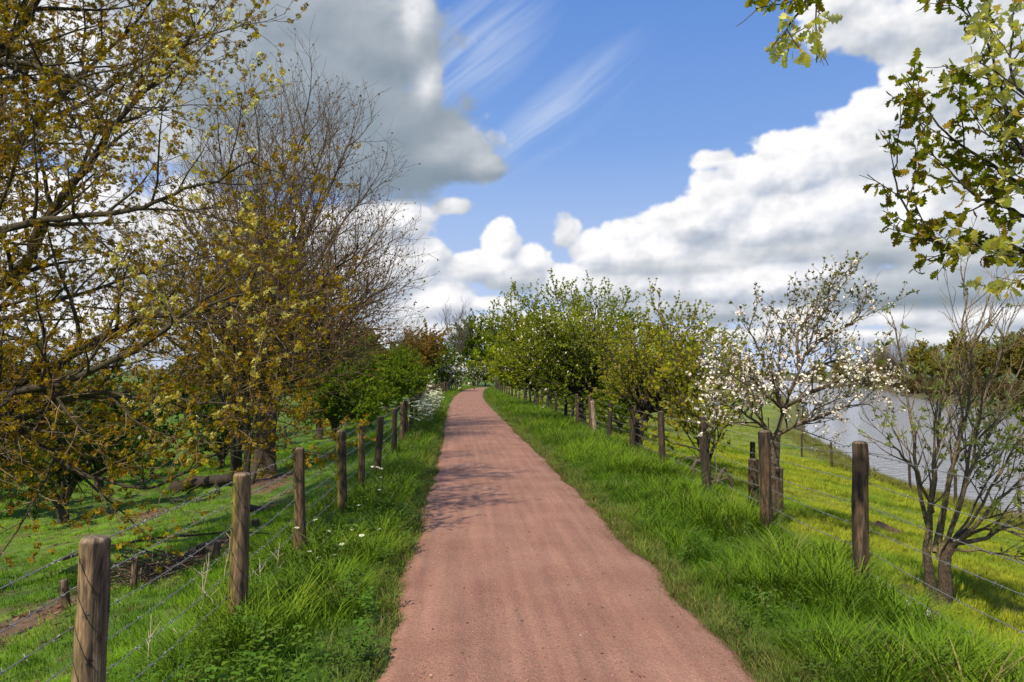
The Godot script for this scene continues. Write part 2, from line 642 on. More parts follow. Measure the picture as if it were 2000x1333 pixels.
# colour of the crushed brick: speckle, and faint tracks that run along the path
func path_print() -> ImageTexture:
	var w := 512
	var h := 1024
	var a := FastNoiseLite.new()
	a.frequency = 0.02
	a.fractal_octaves = 3
	var s := FastNoiseLite.new()
	s.frequency = 0.21
	s.fractal_octaves = 3
	s.fractal_gain = 0.7
	var r := RandomNumberGenerator.new()
	r.seed = 4
	var im := Image.create_empty(w, h, false, Image.FORMAT_RGB8)
	var base := Color(0.545, 0.398, 0.336)
	for y in h:
		var tv := TAU * y / h
		var cy := cos(tv)
		var sy := sin(tv)
		for x in w:
			var track := a.get_noise_3d(x * 1.7, cy * 13.0, sy * 13.0)
			var patch := a.get_noise_3d(x * 0.35 + 300.0, cy * 50.0, sy * 50.0)
			var speck := s.get_noise_3d(x, cy * 163.0, sy * 163.0) + r.randf_range(-0.25, 0.25)
			var v := 1.0 + 0.14 * track + 0.09 * patch + 0.20 * speck
			if r.randf() < 0.006:
				v *= r.randf_range(0.6, 1.3)
			im.set_pixel(x, y, Color(base.r * v, base.g * v * (1.0 + 0.04 * patch), base.b * v * (1.0 + 0.06 * patch)))
	return ImageTexture.create_from_image(im)


# ---------------------------------------------------------------- land
func soil_amount(x: float, d: float) -> float:
	# bare, leaf-strewn ground: a worn strip below the left fence and the strip in front of the trunks
	var best := 0.0
	for q in [[-5.6, 7.0, 0.6], [-5.0, 8.2, 0.6], [-4.1, 9.4, 0.5], [-3.9, 10.4, 0.4], [-4.3, 14.0, 0.35], [-4.6, 15.8, 0.45], [-5.4, 17.6, 0.5], [-6.0, 19.5, 0.8], [-7.4, 16.0, 0.5]]:
		var v: float = 1.25 - Vector2(x - q[0], (d - q[1]) * 0.6).length() / q[2]
		best = maxf(best, v)
	return clampf(smoothstep(0.0, 0.6, best + 0.6 * fine.get_noise_2d(x * 0.8, d * 0.8)), 0.0, 1.0)


func grass_color(x: float, d: float) -> Color:
	var n := wob.get_noise_2d(x * 0.7 + 31.0, d * 0.7)
	var n2 := fine.get_noise_2d(x * 0.5, d * 0.5 + 77.0)
	var c := Color(0.08, 0.16, 0.012)
	if x > look(t_rf, d):
		c = Color(0.235, 0.27, 0.022).lerp(Color(0.12, 0.20, 0.014), clampf(0.35 + 1.2 * n + 0.6 * n2, 0.0, 1.0))
		if x > look(t_nb, d) - 2.2:
			c = c.lerp(Color(0.12, 0.12, 0.025), 0.6)
	elif x < look(t_lf, d):
		c = Color(0.135, 0.25, 0.010).lerp(Color(0.07, 0.155, 0.010), clampf(0.4 + 1.4 * n + 0.6 * n2, 0.0, 1.0))
	return c


func land_color(x: float, d: float) -> Color:
	var soil := Color(0.16, 0.095, 0.062)
	if x > look(t_fb, d) - 2.5:
		var n := wob.get_noise_2d(x * 0.5, d * 0.5)
		var k := x - look(t_fb, d)
		return Color(0.14, 0.095, 0.05).lerp(Color(0.11, 0.12, 0.03), clampf(0.35 + n * 2.0, 0.0, 1.0)) if k < 14.0 else Color(0.08, 0.11, 0.025)
	if x > look(t_nb, d):
		return Color(0.10, 0.08, 0.04)
	var g := grass_color(x, d)
	return g.lerp(soil, soil_amount(x, d) if d < 26.0 else 0.0)


func lines(spans: Array) -> PackedFloat32Array:
	var out := PackedFloat32Array()
	for s in spans:
		var x: float = s[0]
		while x < s[1] - 0.001:
			out.append(x)
			x += s[2]
	out.append(spans[-1][1])
	return out


func terrain():
	var xs := lines([[-1600, -400, 200], [-400, -100, 30], [-100, -30, 6], [-30, -12, 1], [-12, -4.0, 0.25], [-4.0, 5.0, 0.15], [5.0, 26.0, 0.45], [26, 60, 1.6], [60, 150, 3], [150, 260, 6], [260, 700, 40], [700, 1700, 250]])
	var ds := lines([[-60, -4, 4], [-4, 2, 1], [2, 14, 0.22], [14, 30, 0.4], [30, 60, 0.9], [60, 130, 2.0], [130, 420, 6], [420, 900, 30], [900, 1700, 160]])
	var s := Shape.new()
	for d in ds:
		for x in xs:
			s.vert(Vector3(x, ground(x, d), -d), Vector3.UP, land_color(x, d), Vector2(x, d))
	var w := xs.size()
	for r in ds.size() - 1:
		for c in w - 1:
			var a := r * w + c
			s.quad(a, a + 1, a + w + 1, a + w)
	s.smooth()
	var o := part("ground", s, M.soil, self)
	tag(o, "", "", "", "structure")


func path_sheet():
	# centre line; past the bend it turns right behind the trees
	var line := []
	var d := -6.0
	while d < 86.0:
		line.append(Vector2(look(t_path, d), d))
		d += 0.12 if d < 14.0 else (0.3 if d < 35.0 else 1.0)
	for p in [[-3.75, 86], [-3.6, 89], [-3.1, 92], [-2.1, 94.6], [-0.4, 96.6], [2.0, 98.2], [6, 99.8], [12, 101], [22, 102]]:
		line.append(Vector2(p[0], p[1]))
	var s := Shape.new()
	var cols := 26
	var along := 0.0
	for k in line.size():
		if k:
			along += line[k].distance_to(line[k - 1])
		var t: Vector2 = (line[mini(k + 1, line.size() - 1)] - line[maxi(k - 1, 0)]).normalized()
		var side := Vector2(t.y, -t.x)
		for c in cols + 1:
			var q := c * 2.0 / cols - 1.0
			var edge := HALF + 0.10 + 0.12 * wob.get_noise_2d(line[k].y * 1.1, 40.0 * signf(q)) + 0.04 * fine.get_noise_2d(line[k].y * 0.45, 9.0 * signf(q))
			var p: Vector2 = line[k] + side * q * edge
			var y := 0.012 - 0.014 * q * q - 0.075 * smoothstep(0.86, 1.0, absf(q)) + 0.007 * fine.get_noise_2d(p.x * 1.2, p.y * 0.5) + 0.004 * fine.get_noise_2d(p.x * 3.0, p.y * 3.0)
			s.vert(Vector3(p.x, y, -p.y), Vector3.UP, Color.WHITE, Vector2(q * edge / 3.0 + 0.5, along))
	for r in line.size() - 1:
		for c in cols:
			var a := r * (cols + 1) + c
			s.quad(a, a + 1, a + cols + 2, a + cols + 1)
	s.smooth()
	tag(part("path", s, M.path, self), "", "", "", "structure")
	# loose grit
	var g := Shape.new()
	pebble(g, Vector3.ZERO, 1.0)
	var where := []
	var tint := []
	for k in 15000:
		var dd := 3.2 + 26.0 * pow(rng.randf(), 2.1)
		var q := rnd(-1.0, 1.0) if rng.randf() < 0.6 else signf(rnd(-1, 1)) * rnd(0.75, 1.06)
		var x := look(t_path, dd) + q * HALF
		var sz := rnd(0.0018, 0.0042) * (1.7 if rng.randf() < 0.05 else 1.0)
		where.append(Transform3D(Basis.from_euler(Vector3(rnd(0, 6), rnd(0, 6), 0)).scaled(Vector3(sz * rnd(1, 1.8), sz, sz)), Vector3(x, 0.012 - 0.014 * q * q - 0.075 * smoothstep(0.8, 0.95, absf(q)) + sz * 0.4, -dd)))
		var pick := rng.randf()
		tint.append(vary(Color(0.30, 0.13, 0.09) if pick < 0.7 else (Color(0.14, 0.08, 0.06) if pick < 0.9 else Color(0.42, 0.30, 0.24)), 0.25))
	scatter("gravel", g.mesh(), M.stone, where, tint, self, "loose red grit strewn over the path")


func pebble(s: Shape, p: Vector3, r: float):
	var b := s.v.size()
	for q in [Vector3(1, 0, 0), Vector3(-1, 0, 0), Vector3(0, 1, 0), Vector3(0, -1, 0), Vector3(0, 0, 1), Vector3(0, 0, -1)]:
		s.vert(p + q * r, q)
	for f in [[0, 2, 4], [2, 1, 4], [1, 3, 4], [3, 0, 4], [2, 0, 5], [1, 2, 5], [3, 1, 5], [0, 3, 5]]:
		s.tri(b + f[0], b + f[1], b + f[2])


func river():
	var s := Shape.new()
	var ds := lines([[-60, 100, 10], [100, 400, 20], [400, 800, 40]])
	for d in ds:
		s.vert(Vector3(look(t_nb, d) - 3.0, WATER, -d), Vector3.UP)
		s.vert(Vector3(look(t_fb, d) + 8.0, WATER, -d), Vector3.UP)
	for k in ds.size() - 1:
		s.quad(k * 2, k * 2 + 1, k * 2 + 3, k * 2 + 2)
	tag(part("river_water", s, M.water, self), "", "", "", "structure")
	# low wooded rise on the horizon
	var h := Shape.new()
	var n := 160
	for k in n + 1:
		var a := deg_to_rad(lerpf(-70.0, 60.0, k / float(n)))
		var hh := 6.0 + 7.0 * wob.get_noise_1d(k * 0.35) + 3.0 * fine.get_noise_1d(k * 0.6)
		var dir := Vector3(sin(a), 0, -cos(a))
		h.vert(dir * 1450.0 + Vector3(0, -4, 0), Vector3.UP, Color(0.05, 0.075, 0.03))
		h.vert(dir * 1480.0 + Vector3(0, maxf(hh, 2.0), 0), Vector3.UP, Color(0.05, 0.075, 0.03))
		h.vert(dir * 1580.0 + Vector3(0, -4, 0), Vector3.UP, Color(0.05, 0.075, 0.03))
	for k in n:
		h.quad(k * 3, k * 3 + 3, k * 3 + 4, k * 3 + 1)
		h.quad(k * 3 + 1, k * 3 + 4, k * 3 + 5, k * 3 + 2)
	h.smooth()
	tag(part("hills", h, M.stone, self), "", "", "", "structure")


# ---------------------------------------------------------------- fences
const PALE := Color(0.30, 0.205, 0.135)
const BROWN := Color(0.15, 0.098, 0.055)
const DARK := Color(0.042, 0.033, 0.025)
const MOSS := Color(0.23, 0.21, 0.02)

var post_noise := FastNoiseLite.new()


# a round post: foot, top, radius, wood, how much moss grows on the side away from the path
func post_shape(foot: Vector3, top: Vector3, r: float, wood: Color, moss: float, dark: float, id: float, rings := 14, sides := 16) -> Shape:
	var s := Shape.new()
	var ax := (top - foot).normalized()
	var nx := ax.cross(Vector3(0, 0, 1)).normalized()
	var nz := ax.cross(nx).normalized()
	var hgt := foot.distance_to(top)
	for k in rings + 3:
		var f := minf(k / float(rings), 1.0)
		var y := f * (hgt - 0.022)
		var rr := r * (1.06 - 0.06 * f)
		if k == rings + 1:
			y = hgt - 0.008
			rr = r * 0.9
		elif k == rings + 2:
			y = hgt
			rr = r * 0.72
		for a in sides:
			var th := TAU * a / sides
			var o := nx * cos(th) + nz * sin(th)
			var q := o * 3.0 + Vector3(id * 17.0, y * 2.2, id * 5.0)
			var wobble := 1.0 + 0.17 * post_noise.get_noise_3d(q.x, q.y, q.z) + 0.10 * post_noise.get_noise_3d(q.x * 3.0, q.y * 1.4, q.z * 3.0)
			var c := wood
			var dk := post_noise.get_noise_3d(q.x * 0.9 + 60.0, q.y * 0.7, q.z * 0.9)
			c = c.lerp(DARK, clampf((dk + dark) * 3.6, 0.0, 0.92))
			var left := clampf(-o.x * 2.0 - 0.2, 0.0, 1.0)
			c = c.lerp(MOSS, clampf(left * moss * (1.1 + 1.6 * post_noise.get_noise_3d(q.x * 2.0, q.y * 2.0 + 33.0, q.z * 2.0)), 0.0, 0.9))
			if k > rings:
				c = wood.lerp(Color(0.36, 0.29, 0.22), 0.45)
			s.vert(foot + ax * y + o * rr * wobble, o, c, Vector2(a / float(sides) + id * 0.37, y + id))
	for k in rings + 2:
		for a in sides:
			var b := (a + 1) % sides
			s.quad(k * sides + a, k * sides + b, (k + 1) * sides + b, (k + 1) * sides + a)
	var m := s.vert(top + ax * 0.002, ax, wood.lerp(Color(0.36, 0.29, 0.22), 0.5), Vector2(id, id))
	for a in sides:
		s.tri((rings + 2) * sides + a, (rings + 2) * sides + (a + 1) % sides, m)
	# outward faces whichever way the axes turned
	var o0 := s.v[0] - foot
	var f0 := (s.v[s.i[1]] - s.v[s.i[0]]).cross(s.v[s.i[2]] - s.v[s.i[0]])
	if f0.dot(o0) > 0.0:
		for k in range(0, s.i.size(), 3):
			var t := s.i[k + 1]
			s.i[k + 1] = s.i[k + 2]
			s.i[k + 2] = t
	s.smooth()
	return s


func wire_shape(pts: PackedVector3Array, r: float, barbs_to: float) -> Array:
	var s := Shape.new()
	var s2 := Shape.new()
	var fullp := PackedVector3Array()
	for k in pts.size() - 1:
		var far: bool = -pts[k].z > 40.0
		var sag := rnd(0.005, 0.03)
		for j in (2 if far else 5):
			var t := j / (2.0 if far else 5.0)
			fullp.append(pts[k].lerp(pts[k + 1], t) - Vector3(0, sag * 4.0 * t * (1.0 - t), 0))
	fullp.append(pts[-1])
	var rad := PackedFloat32Array()
	for p in fullp:
		rad.append(r * (1.0 if -p.z < 25.0 else 1.5))
	s.tube(fullp, rad, 4)
	for k in fullp.size() - 1:
		if -fullp[k].z > barbs_to:
			continue
		var seg := fullp[k + 1] - fullp[k]
		var n := int(seg.length() / 0.11)
		for j in n:
			var p := fullp[k] + seg * ((j + rnd(0.2, 0.8)) / n)
			var t := seg.normalized()
			for b in 2:
				var o := rvec()
				o = (o - t * o.dot(t)).normalized()
				var e := o * 0.016 + t * rnd(-0.008, 0.008)
				s2.tube(PackedVector3Array([p - e, p + e]), PackedFloat32Array([0.0018, 0.001]), 3)
			s2.tube(PackedVector3Array([p - t * 0.009, p + t * 0.009]), PackedFloat32Array([0.0046, 0.0046]), 4)
	return [s, s2]


func fences():
	post_noise.seed = 41
	post_noise.frequency = 0.5
	post_noise.fractal_octaves = 3
	# along the wooded slope: distance, height of the top above the path, radius, wood, moss, dark
	var L := [[1.1, 1.0, 0.06, PALE, 0.2, 0.05], [3.33, 1.0, 0.061, PALE, 0.25, 0.02], [5.45, 1.0, 0.061, BROWN.lerp(PALE, 0.35), 0.9, 0.0], [7.3, 1.0, 0.052, BROWN, 0.25, 0.0], [9.5, 1.0, 0.057, BROWN, 1.3, 0.25], [11.0, 0.99, 0.05, BROWN, 1.4, 0.1], [12.8, 0.99, 0.055, BROWN.lerp(DARK, 0.4), 0.7, 0.25], [16, 0.98, 0.055, DARK, 0.2, 0.3], [19, 0.98, 0.055, PALE.lerp(BROWN, 0.4), 0.2, 0.1], [20.6, 0.98, 0.055, BROWN, 0.3, 0.3]]
	var d := 23.0
	while d < 94.0:
		L.append([d, 0.98 + rnd(-0.05, 0.05), 0.055, BROWN.lerp(DARK, rnd(0, 1)), 0.2, 0.15])
		d += rnd(2.2, 2.8)
	var f := thing("wire_fence", Vector3(look(t_lf, 3.33), -0.1, -3.33), "barbed wire fence with mossy round posts along the grassy wooded slope", "fence", "barbed wire fences")
	row_of_posts(f, L, t_lf, [0.06, 0.2, 0.34, 0.48, 0.63, 0.78, 0.92], 22.0, 1.0)
	# along the river meadow
	var R := [[1.6, 1.15, 0.06, BROWN, 0.0, 0.05], [3.9, 1.15, 0.06, BROWN, 0.0, 0.05], [6.2, 1.155, 0.061, BROWN, 0.0, 0.16], [8.4, 1.085, 0.064, BROWN.lerp(DARK, 0.15), 0.0, 0.14], [10.9, 1.1, 0.06, BROWN.lerp(DARK, 0.45), 0.0, 0.4], [13.9, 1.02, 0.058, BROWN.lerp(DARK, 0.5), 0.0, 0.3], [16.9, 1.0, 0.06, BROWN.lerp(DARK, 0.5), 0.0, 0.3], [19.5, 1.01, 0.058, DARK, 0.0, 0.2], [22.6, 1.06, 0.055, BROWN, 0.0, 0.1], [25.6, 1.02, 0.055, BROWN, 0.0, 0.1], [28.6, 1.0, 0.055, DARK, 0.0, 0.2], [31.8, 0.95, 0.055, BROWN, 0.0, 0.1]]
	d = 35.0
	while d < 96.0:
		R.append([d, 0.99 + rnd(-0.06, 0.06), 0.057, BROWN.lerp(DARK, rnd(0.2, 1)), 0.0, 0.2])
		d += rnd(2.4, 3.0)
	var g := thing("wire_fence", Vector3(look(t_rf, 6.2), -0.1, -6.2), "barbed wire fence with dark weathered posts between the path and the river meadow", "fence", "barbed wire fences")
	row_of_posts(g, R, t_rf, [0.09, 0.27, 0.43, 0.58, 0.73, 0.88, 1.02], 22.0, 1.1)
	# the pale post that leans against it
	var a := at(1163, 836, 22.0)
	var b := at(1157, 783, 22.0)
	a.y = ground(a.x, 22.0) - 0.05
	var lp := part("leaning_post", post_shape(a, b, 0.06, Color(0.42, 0.33, 0.24), 0.0, -0.5, 7.3, 8, 10), M.wood, self)
	tag(lp, "pale peeled post leaning against the meadow fence", "post")
	# fence by the water and the low fence under the trees on the left
	var wf := [[1444, 1.0, 62], [1500, 1.0, 52], [1563, 1.05, 35], [1622, 1.08, 31], [1693, 1.08, 29], [1773, 1.1, 25.5], [1860, 1.1, 23.5], [1985, 1.1, 21]]
	low_fence(wf, 0.045, [0.12, 0.45, 0.75], "thin dark post and wire fence near the river bank", 0.02)
	var lo := [[300, 1.0, 24.0], [430, 1.0, 27], [559, 0.95, 29.5], [631, 0.9, 35.0], [668, 0.9, 41], [700, 0.9, 48]]
	low_fence(lo, 0.05, [0.12, 0.4, 0.7], "low dark post and wire fence under the trees on the slope", 0.1)


func row_of_posts(f: Node3D, rows: Array, line: PackedFloat32Array, drops: Array, barbs_to: float, hgt: float):
	var tops := []
	for k in rows.size():
		var q: Array = rows[k]
		var x := look(line, q[0])
		var lean := Vector3(rnd(-0.035, 0.035), 0, rnd(-0.035, 0.035)) if k > 2 else Vector3(0.012, 0, 0)
		var foot := Vector3(x, ground(x, q[0]) - 0.12, -q[0]) - lean
		var top := Vector3(x, q[1], -q[0]) + lean
		var far: bool = q[0] > 30.0
		part("post", post_shape(foot, top, q[2], q[3], q[4], q[5], k * 1.37 + hgt, 6 if far else 16, 8 if far else 18), M.wood, f)
		tops.append([foot, top, q[2]])
	for w in drops.size():
		var pts := PackedVector3Array()
		for q in tops:
			var t: float = 1.0 - drops[w] / 1.15
			var p: Vector3 = q[0].lerp(q[1], t)
			pts.append(p + Vector3((0.85 if line == t_rf else -0.85) * q[2], rnd(-0.015, 0.015), 0))
		var ws := wire_shape(pts, 0.0028, barbs_to)
		var wire := part("wire", ws[0], M.wire, f)
		part("barbs", ws[1], M.wire, wire, "stuff")


func low_fence(spots: Array, r: float, drops: Array, label: String, dark: float):
	var feet := []
	for q in spots:
		var d: float = q[2]
		var x: float = (q[0] - 1000.0) / F * d
		feet.append([Vector3(x, ground(x, d) - 0.1, -d), Vector3(x + rnd(-0.04, 0.04), ground(x, d) + q[1], -d)])
	var f := thing("wire_fence", feet[0][0], label, "fence", "barbed wire fences")
	for k in feet.size():
		part("post", post_shape(feet[k][0], feet[k][1], r, BROWN.lerp(DARK, 0.6), 0.0, dark, k * 2.1 + r, 6, 8), M.wood, f)
	for dr in drops:
		var pts := PackedVector3Array()
		for q in feet:
			pts.append(q[1] - Vector3(0, dr, 0) + Vector3(0, 0, r))
		part("wire", wire_shape(pts, 0.003, 0.0)[0], M.wire, f)


# ---------------------------------------------------------------- grass
func tuft(n: int, lo: float, hi: float, spread: float, wide: float, lean: float, segs := 3) -> ArrayMesh:
	var s := Shape.new()
	for k in n:
		var a := rnd(0, TAU)
		var out := Vector3(cos(a), 0, sin(a))
		var p := out * spread * sqrt(rng.randf())
		var len := rnd(lo, hi)
		var side := Vector3(-sin(a + rnd(-0.8, 0.8)), 0, cos(a + rnd(-0.8, 0.8))).normalized()
		var dir := (Vector3.UP + out * rnd(0.05, 0.5) * lean).normalized()
		var pts := []
		var half := []
		var w := wide * rnd(0.6, 1.3)
		for j in segs + 1:
			pts.append(p)
			half.append(w * (1.0 - 0.92 * pow(j / float(segs), 1.6)))
			p += dir * len / segs
			dir = (dir + out * lean * rnd(0.15, 0.55) - Vector3.UP * lean * rnd(0.0, 0.28)).normalized()
		var f := rnd(0.75, 1.25)
		s.blade(pts, half, side, Color(f, f * rnd(0.95, 1.05), f))
	return s.mesh()


func herb(n: int) -> ArrayMesh:   # broad low leaves: nettle, dock, ground ivy
	var s := Shape.new()
	for k in n:
		var a := rnd(0, TAU)
		var out := Vector3(cos(a), 0, sin(a))
		var h := rnd(0.03, 0.22)
		var p := out * rnd(0.0, 0.06) + Vector3(0, h, 0)
		var len := rnd(0.018, 0.042)
		var dir := (out + Vector3(0, rnd(-0.1, 0.5), 0)).normalized()
		var pts := []
		for j in 4:
			pts.append(p)
			p += dir * len / 3.0
			dir = (dir + Vector3(0, -0.25, 0)).normalized()
		var f := rnd(0.75, 1.2)
		s.blade(pts, [len * 0.1, len * 0.36, len * 0.28, 0.0005], Vector3(-sin(a), 0, cos(a)), Color(f, f, f), 0.25)
	return s.mesh()


func put_tuft(x: float, d: float, size: float, up := 1.0) -> Transform3D:
	var b := Basis(Vector3.UP, rnd(0, TAU)).scaled(Vector3(size, size * up, size))
	return Transform3D(b, Vector3(x, ground(x, d) - 0.01, -d))


func grasses():
	var tall := [tuft(26, 0.22, 0.5, 0.09, 0.0042, 1.0, 4), tuft(26, 0.18, 0.42, 0.1, 0.0036, 1.5, 4), tuft(22, 0.25, 0.56, 0.08, 0.0052, 0.75, 4)]
	var mid := [tuft(24, 0.08, 0.2, 0.1, 0.003, 1.2), tuft(24, 0.06, 0.16, 0.11, 0.0028, 1.6)]
	var short := [tuft(30, 0.025, 0.075, 0.13, 0.0026, 1.2, 2), tuft(30, 0.02, 0.06, 0.14, 0.0026, 1.6, 2)]
	var weed := [herb(26), herb(34)]
	var T := {}
	for key in ["tall0", "tall1", "tall2", "mid0", "mid1", "short0", "short1", "weed0", "weed1"]:
		T[key] = [[], []]
	var put := func(key: String, t: Transform3D, c: Color):
		T[key][0].append(t)
		T[key][1].append(c)
	# verges: between the path's edge and the fence, spilling a little past the posts
	for side in 2:
		for band in [[2.6, 14.0, 190.0, 1.0], [14.0, 34.0, 85.0, 1.15], [34.0, 96.0, 30.0, 1.5]]:
			var n: int = int((band[1] - band[0]) * band[2] * (1.15 if side == 0 else 2.0))
			for k in n:
				var d: float = rnd(band[0], band[1])
				var c := look(t_path, d)
				var e := HALF
				var fx := look(t_lf, d) if side == 0 else look(t_rf, d)
				var wid := absf(fx - c) - e + (0.35 if side == 0 else 0.12)
				var t := rng.randf()
				var x := c + (-1.0 if side == 0 else 1.0) * (e + 0.02 + wid * t + 0.13 * wob.get_noise_2d(d * 1.6, side * 30.0))
				var gn := wob.get_noise_2d(x * 1.3, d * 1.3 + side * 60.0)
				var size: float = smoothstep(-0.12, 0.34, t) * (0.9 + 1.1 * gn) * band[3]
				var col := vary(Color(0.075, 0.16, 0.010).lerp(Color(0.145, 0.24, 0.016), clampf(0.45 + gn * 1.5, 0, 1)), 0.22)
				if rng.randf() < 0.03:
					col = vary(Color(0.28, 0.25, 0.10), 0.2)
				elif rng.randf() < 0.12:
					col = vary(Color(0.07, 0.135, 0.025), 0.2)
				if t < 0.16:
					col = col.lerp(Color(0.17, 0.15, 0.06), rnd(0, 0.7))
				if size < 0.34:
					put.call("mid%d" % (k % 2), put_tuft(x, d, rnd(0.6, 1.0) * lerpf(band[3], 1.0, 0.5)), col)
				else:
					put.call("tall%d" % (k % 3), put_tuft(x, d, rnd(0.7, 1.1) * clampf(size, 0.4, 1.1) * (0.95 if side == 1 else 0.85)), col)
				if side == 0 and d < 11.0 and rng.randf() < 0.12:
					put.call("weed%d" % (k % 2), put_tuft(x - 0.05, d, rnd(0.8, 1.5)), vary(Color(0.075, 0.15, 0.016), 0.25))
				elif d < 20.0 and rng.randf() < 0.03:
					put.call("weed%d" % (k % 2), put_tuft(x, d, rnd(0.8, 1.3)), vary(Color(0.08, 0.14, 0.02), 0.25))
	# grass flopping over the path's edge
	for k in 2600:
		var d := rnd(3.0, 24.0)
		var sgn := -1.0 if k % 2 else 1.0
		var x := look(t_path, d) + sgn * (HALF + rnd(-0.06, 0.1) + 0.12 * wob.get_noise_2d(d * 1.1, 40.0 * sgn))
		put.call("short%d" % (k % 2), put_tuft(x, d, rnd(0.7, 1.3)), vary(Color(0.11, 0.13, 0.03).lerp(Color(0.17, 0.14, 0.06), rnd(0, 0.8)), 0.2))
	# the slope on the left
	for band in [[3.0, 13.0, 8.0, 8500], [13.0, 30.0, 16.0, 9000], [30.0, 60.0, 26.0, 4000]]:
		for k in band[3]:
			var d: float = rnd(band[0], band[1])
			var x: float = look(t_lf, d) + 0.15 - band[2] * pow(rng.randf(), 1.35)
			var so := soil_amount(x, d) if d < 26.0 else 0.0
			if rng.randf() < so * 1.15:
				continue
			var gn := wob.get_noise_2d(x * 0.9 + 12.0, d * 0.9)
			var col := vary(grass_color(x, d) * 1.15, 0.2)
			if gn > 0.16:
				put.call("mid%d" % (k % 2), put_tuft(x, d, rnd(0.5, 0.95) * (1.4 if d > 25.0 else 1.0), 0.8), col)
			else:
				put.call("short%d" % (k % 2), put_tuft(x, d, rnd(0.9, 1.6) * (1.6 if d > 20.0 else 1.0)), col)
	# the river meadow
	for band in [[4.5, 15.0, 6.5, 11000], [13.0, 34.0, 12.5, 15000], [34.0, 70.0, 20.0, 5000]]:
		for k in band[3]:
			var d: float = rnd(band[0], band[1])
			var f0 := look(t_rf, d)
			var x: float = f0 - 0.1 + minf(band[2], look(t_nb, d) + 0.7 - f0) * pow(rng.randf(), 1.0)
			var bank := x > look(t_nb, d) - 2.0
			var col := vary(grass_color(x, d) * 1.1, 0.2)
			var gn := wob.get_noise_2d(x * 0.9 + 80.0, d * 0.9)
			if bank:
				put.call("mid%d" % (k % 2), put_tuft(x, d, rnd(0.9, 2.4)), vary(Color(0.15, 0.16, 0.03), 0.3))
			elif gn > 0.2 or x < f0 + 0.8:
				put.call("mid%d" % (k % 2), put_tuft(x, d, rnd(0.5, 1.0)), col)
			else:
				put.call("short%d" % (k % 2), put_tuft(x, d, rnd(0.9, 1.7) * (1.5 if d > 18.0 else 1.0)), col)
	var labels := {"tall": "long lush grass growing on the verges beside the path", "mid": "ankle-high grass growing on slope and meadow", "short": "short cropped grass covering slope and meadow", "weed": "low broad-leaved weeds among the verge grass"}
	for kind in ["tall", "mid", "short", "weed"]:
		var set_: Array = {"tall": tall, "mid": mid, "short": short, "weed": weed}[kind]
		for k in set_.size():
			var q: Array = T["%s%d" % [kind, k]]
			var nm: String = {"tall": "long_grass", "mid": "meadow_grass", "short": "short_grass", "weed": "verge_weeds"}[kind]
			scatter(nm, set_[k], M.grass, q[0], q[1], self, labels[kind])


func litter():
	var s := Shape.new()
	s.blade([Vector3(0, 0, -0.03), Vector3(0, 0.006, -0.01), Vector3(0, 0.004, 0.012), Vector3(0, 0.012, 0.03)], [0.002, 0.016, 0.014, 0.001], Vector3(1, 0, 0), Color.WHITE, 0.3)
	var where := []
	var cols := []
	for k in 9000:
		var d := rnd(5.5, 21.0)
		var x := rnd(-10.0, -3.4)
		if rng.randf() > soil_amount(x, d) + 0.015:
			continue
		where.append(Transform3D(Basis.from_euler(Vector3(rnd(-0.6, 0.6), rnd(0, TAU), rnd(-0.6, 0.6))).scaled(Vector3.ONE * rnd(0.6, 1.5)), Vector3(x, ground(x, d) + 0.006, -d)))
		cols.append(vary([Color(0.26, 0.14, 0.09), Color(0.15, 0.085, 0.05), Color(0.34, 0.2, 0.15), Color(0.1, 0.065, 0.045)][k % 4], 0.2))
	for k in 420:   # bits blown onto the path
		var d := 3.4 + 22.0 * pow(rng.randf(), 1.6)
		var q := signf(rnd(-1, 1)) * (1.0 - pow(rng.randf(), 1.5) * 0.95)
		where.append(Transform3D(Basis.from_euler(Vector3(rnd(-0.3, 0.3), rnd(0, TAU), rnd(-0.3, 0.3))).scaled(Vector3.ONE * rnd(0.15, 0.5)), Vector3(look(t_path, d) + q * HALF, 0.016 - 0.014 * q * q - 0.03 * smoothstep(0.86, 1.0, absf(q)), -d)))
		cols.append(vary([Color(0.2, 0.13, 0.06), Color(0.1, 0.065, 0.045), Color(0.5, 0.45, 0.36), Color(0.12, 0.15, 0.03)][k % 4], 0.2))
	scatter("fallen_leaves", s.mesh(), M.leaf, where, cols, self, "brown fallen leaves strewn over bare earth and path")


# ---------------------------------------------------------------- trees
class Tree3:
	var node: Node3D
	var lv := []
	var bark := Color(0.1, 0.08, 0.055)
	var twig_color := Color(0.1, 0.075, 0.05)
	var limb: Shape
	var twigs := Shape.new()
	var tips := []          # [point, direction, level]
	var leaf_from := 2
	var leaf_step := 0.12
	var joined := 1         # levels below this stay on their limb's mesh


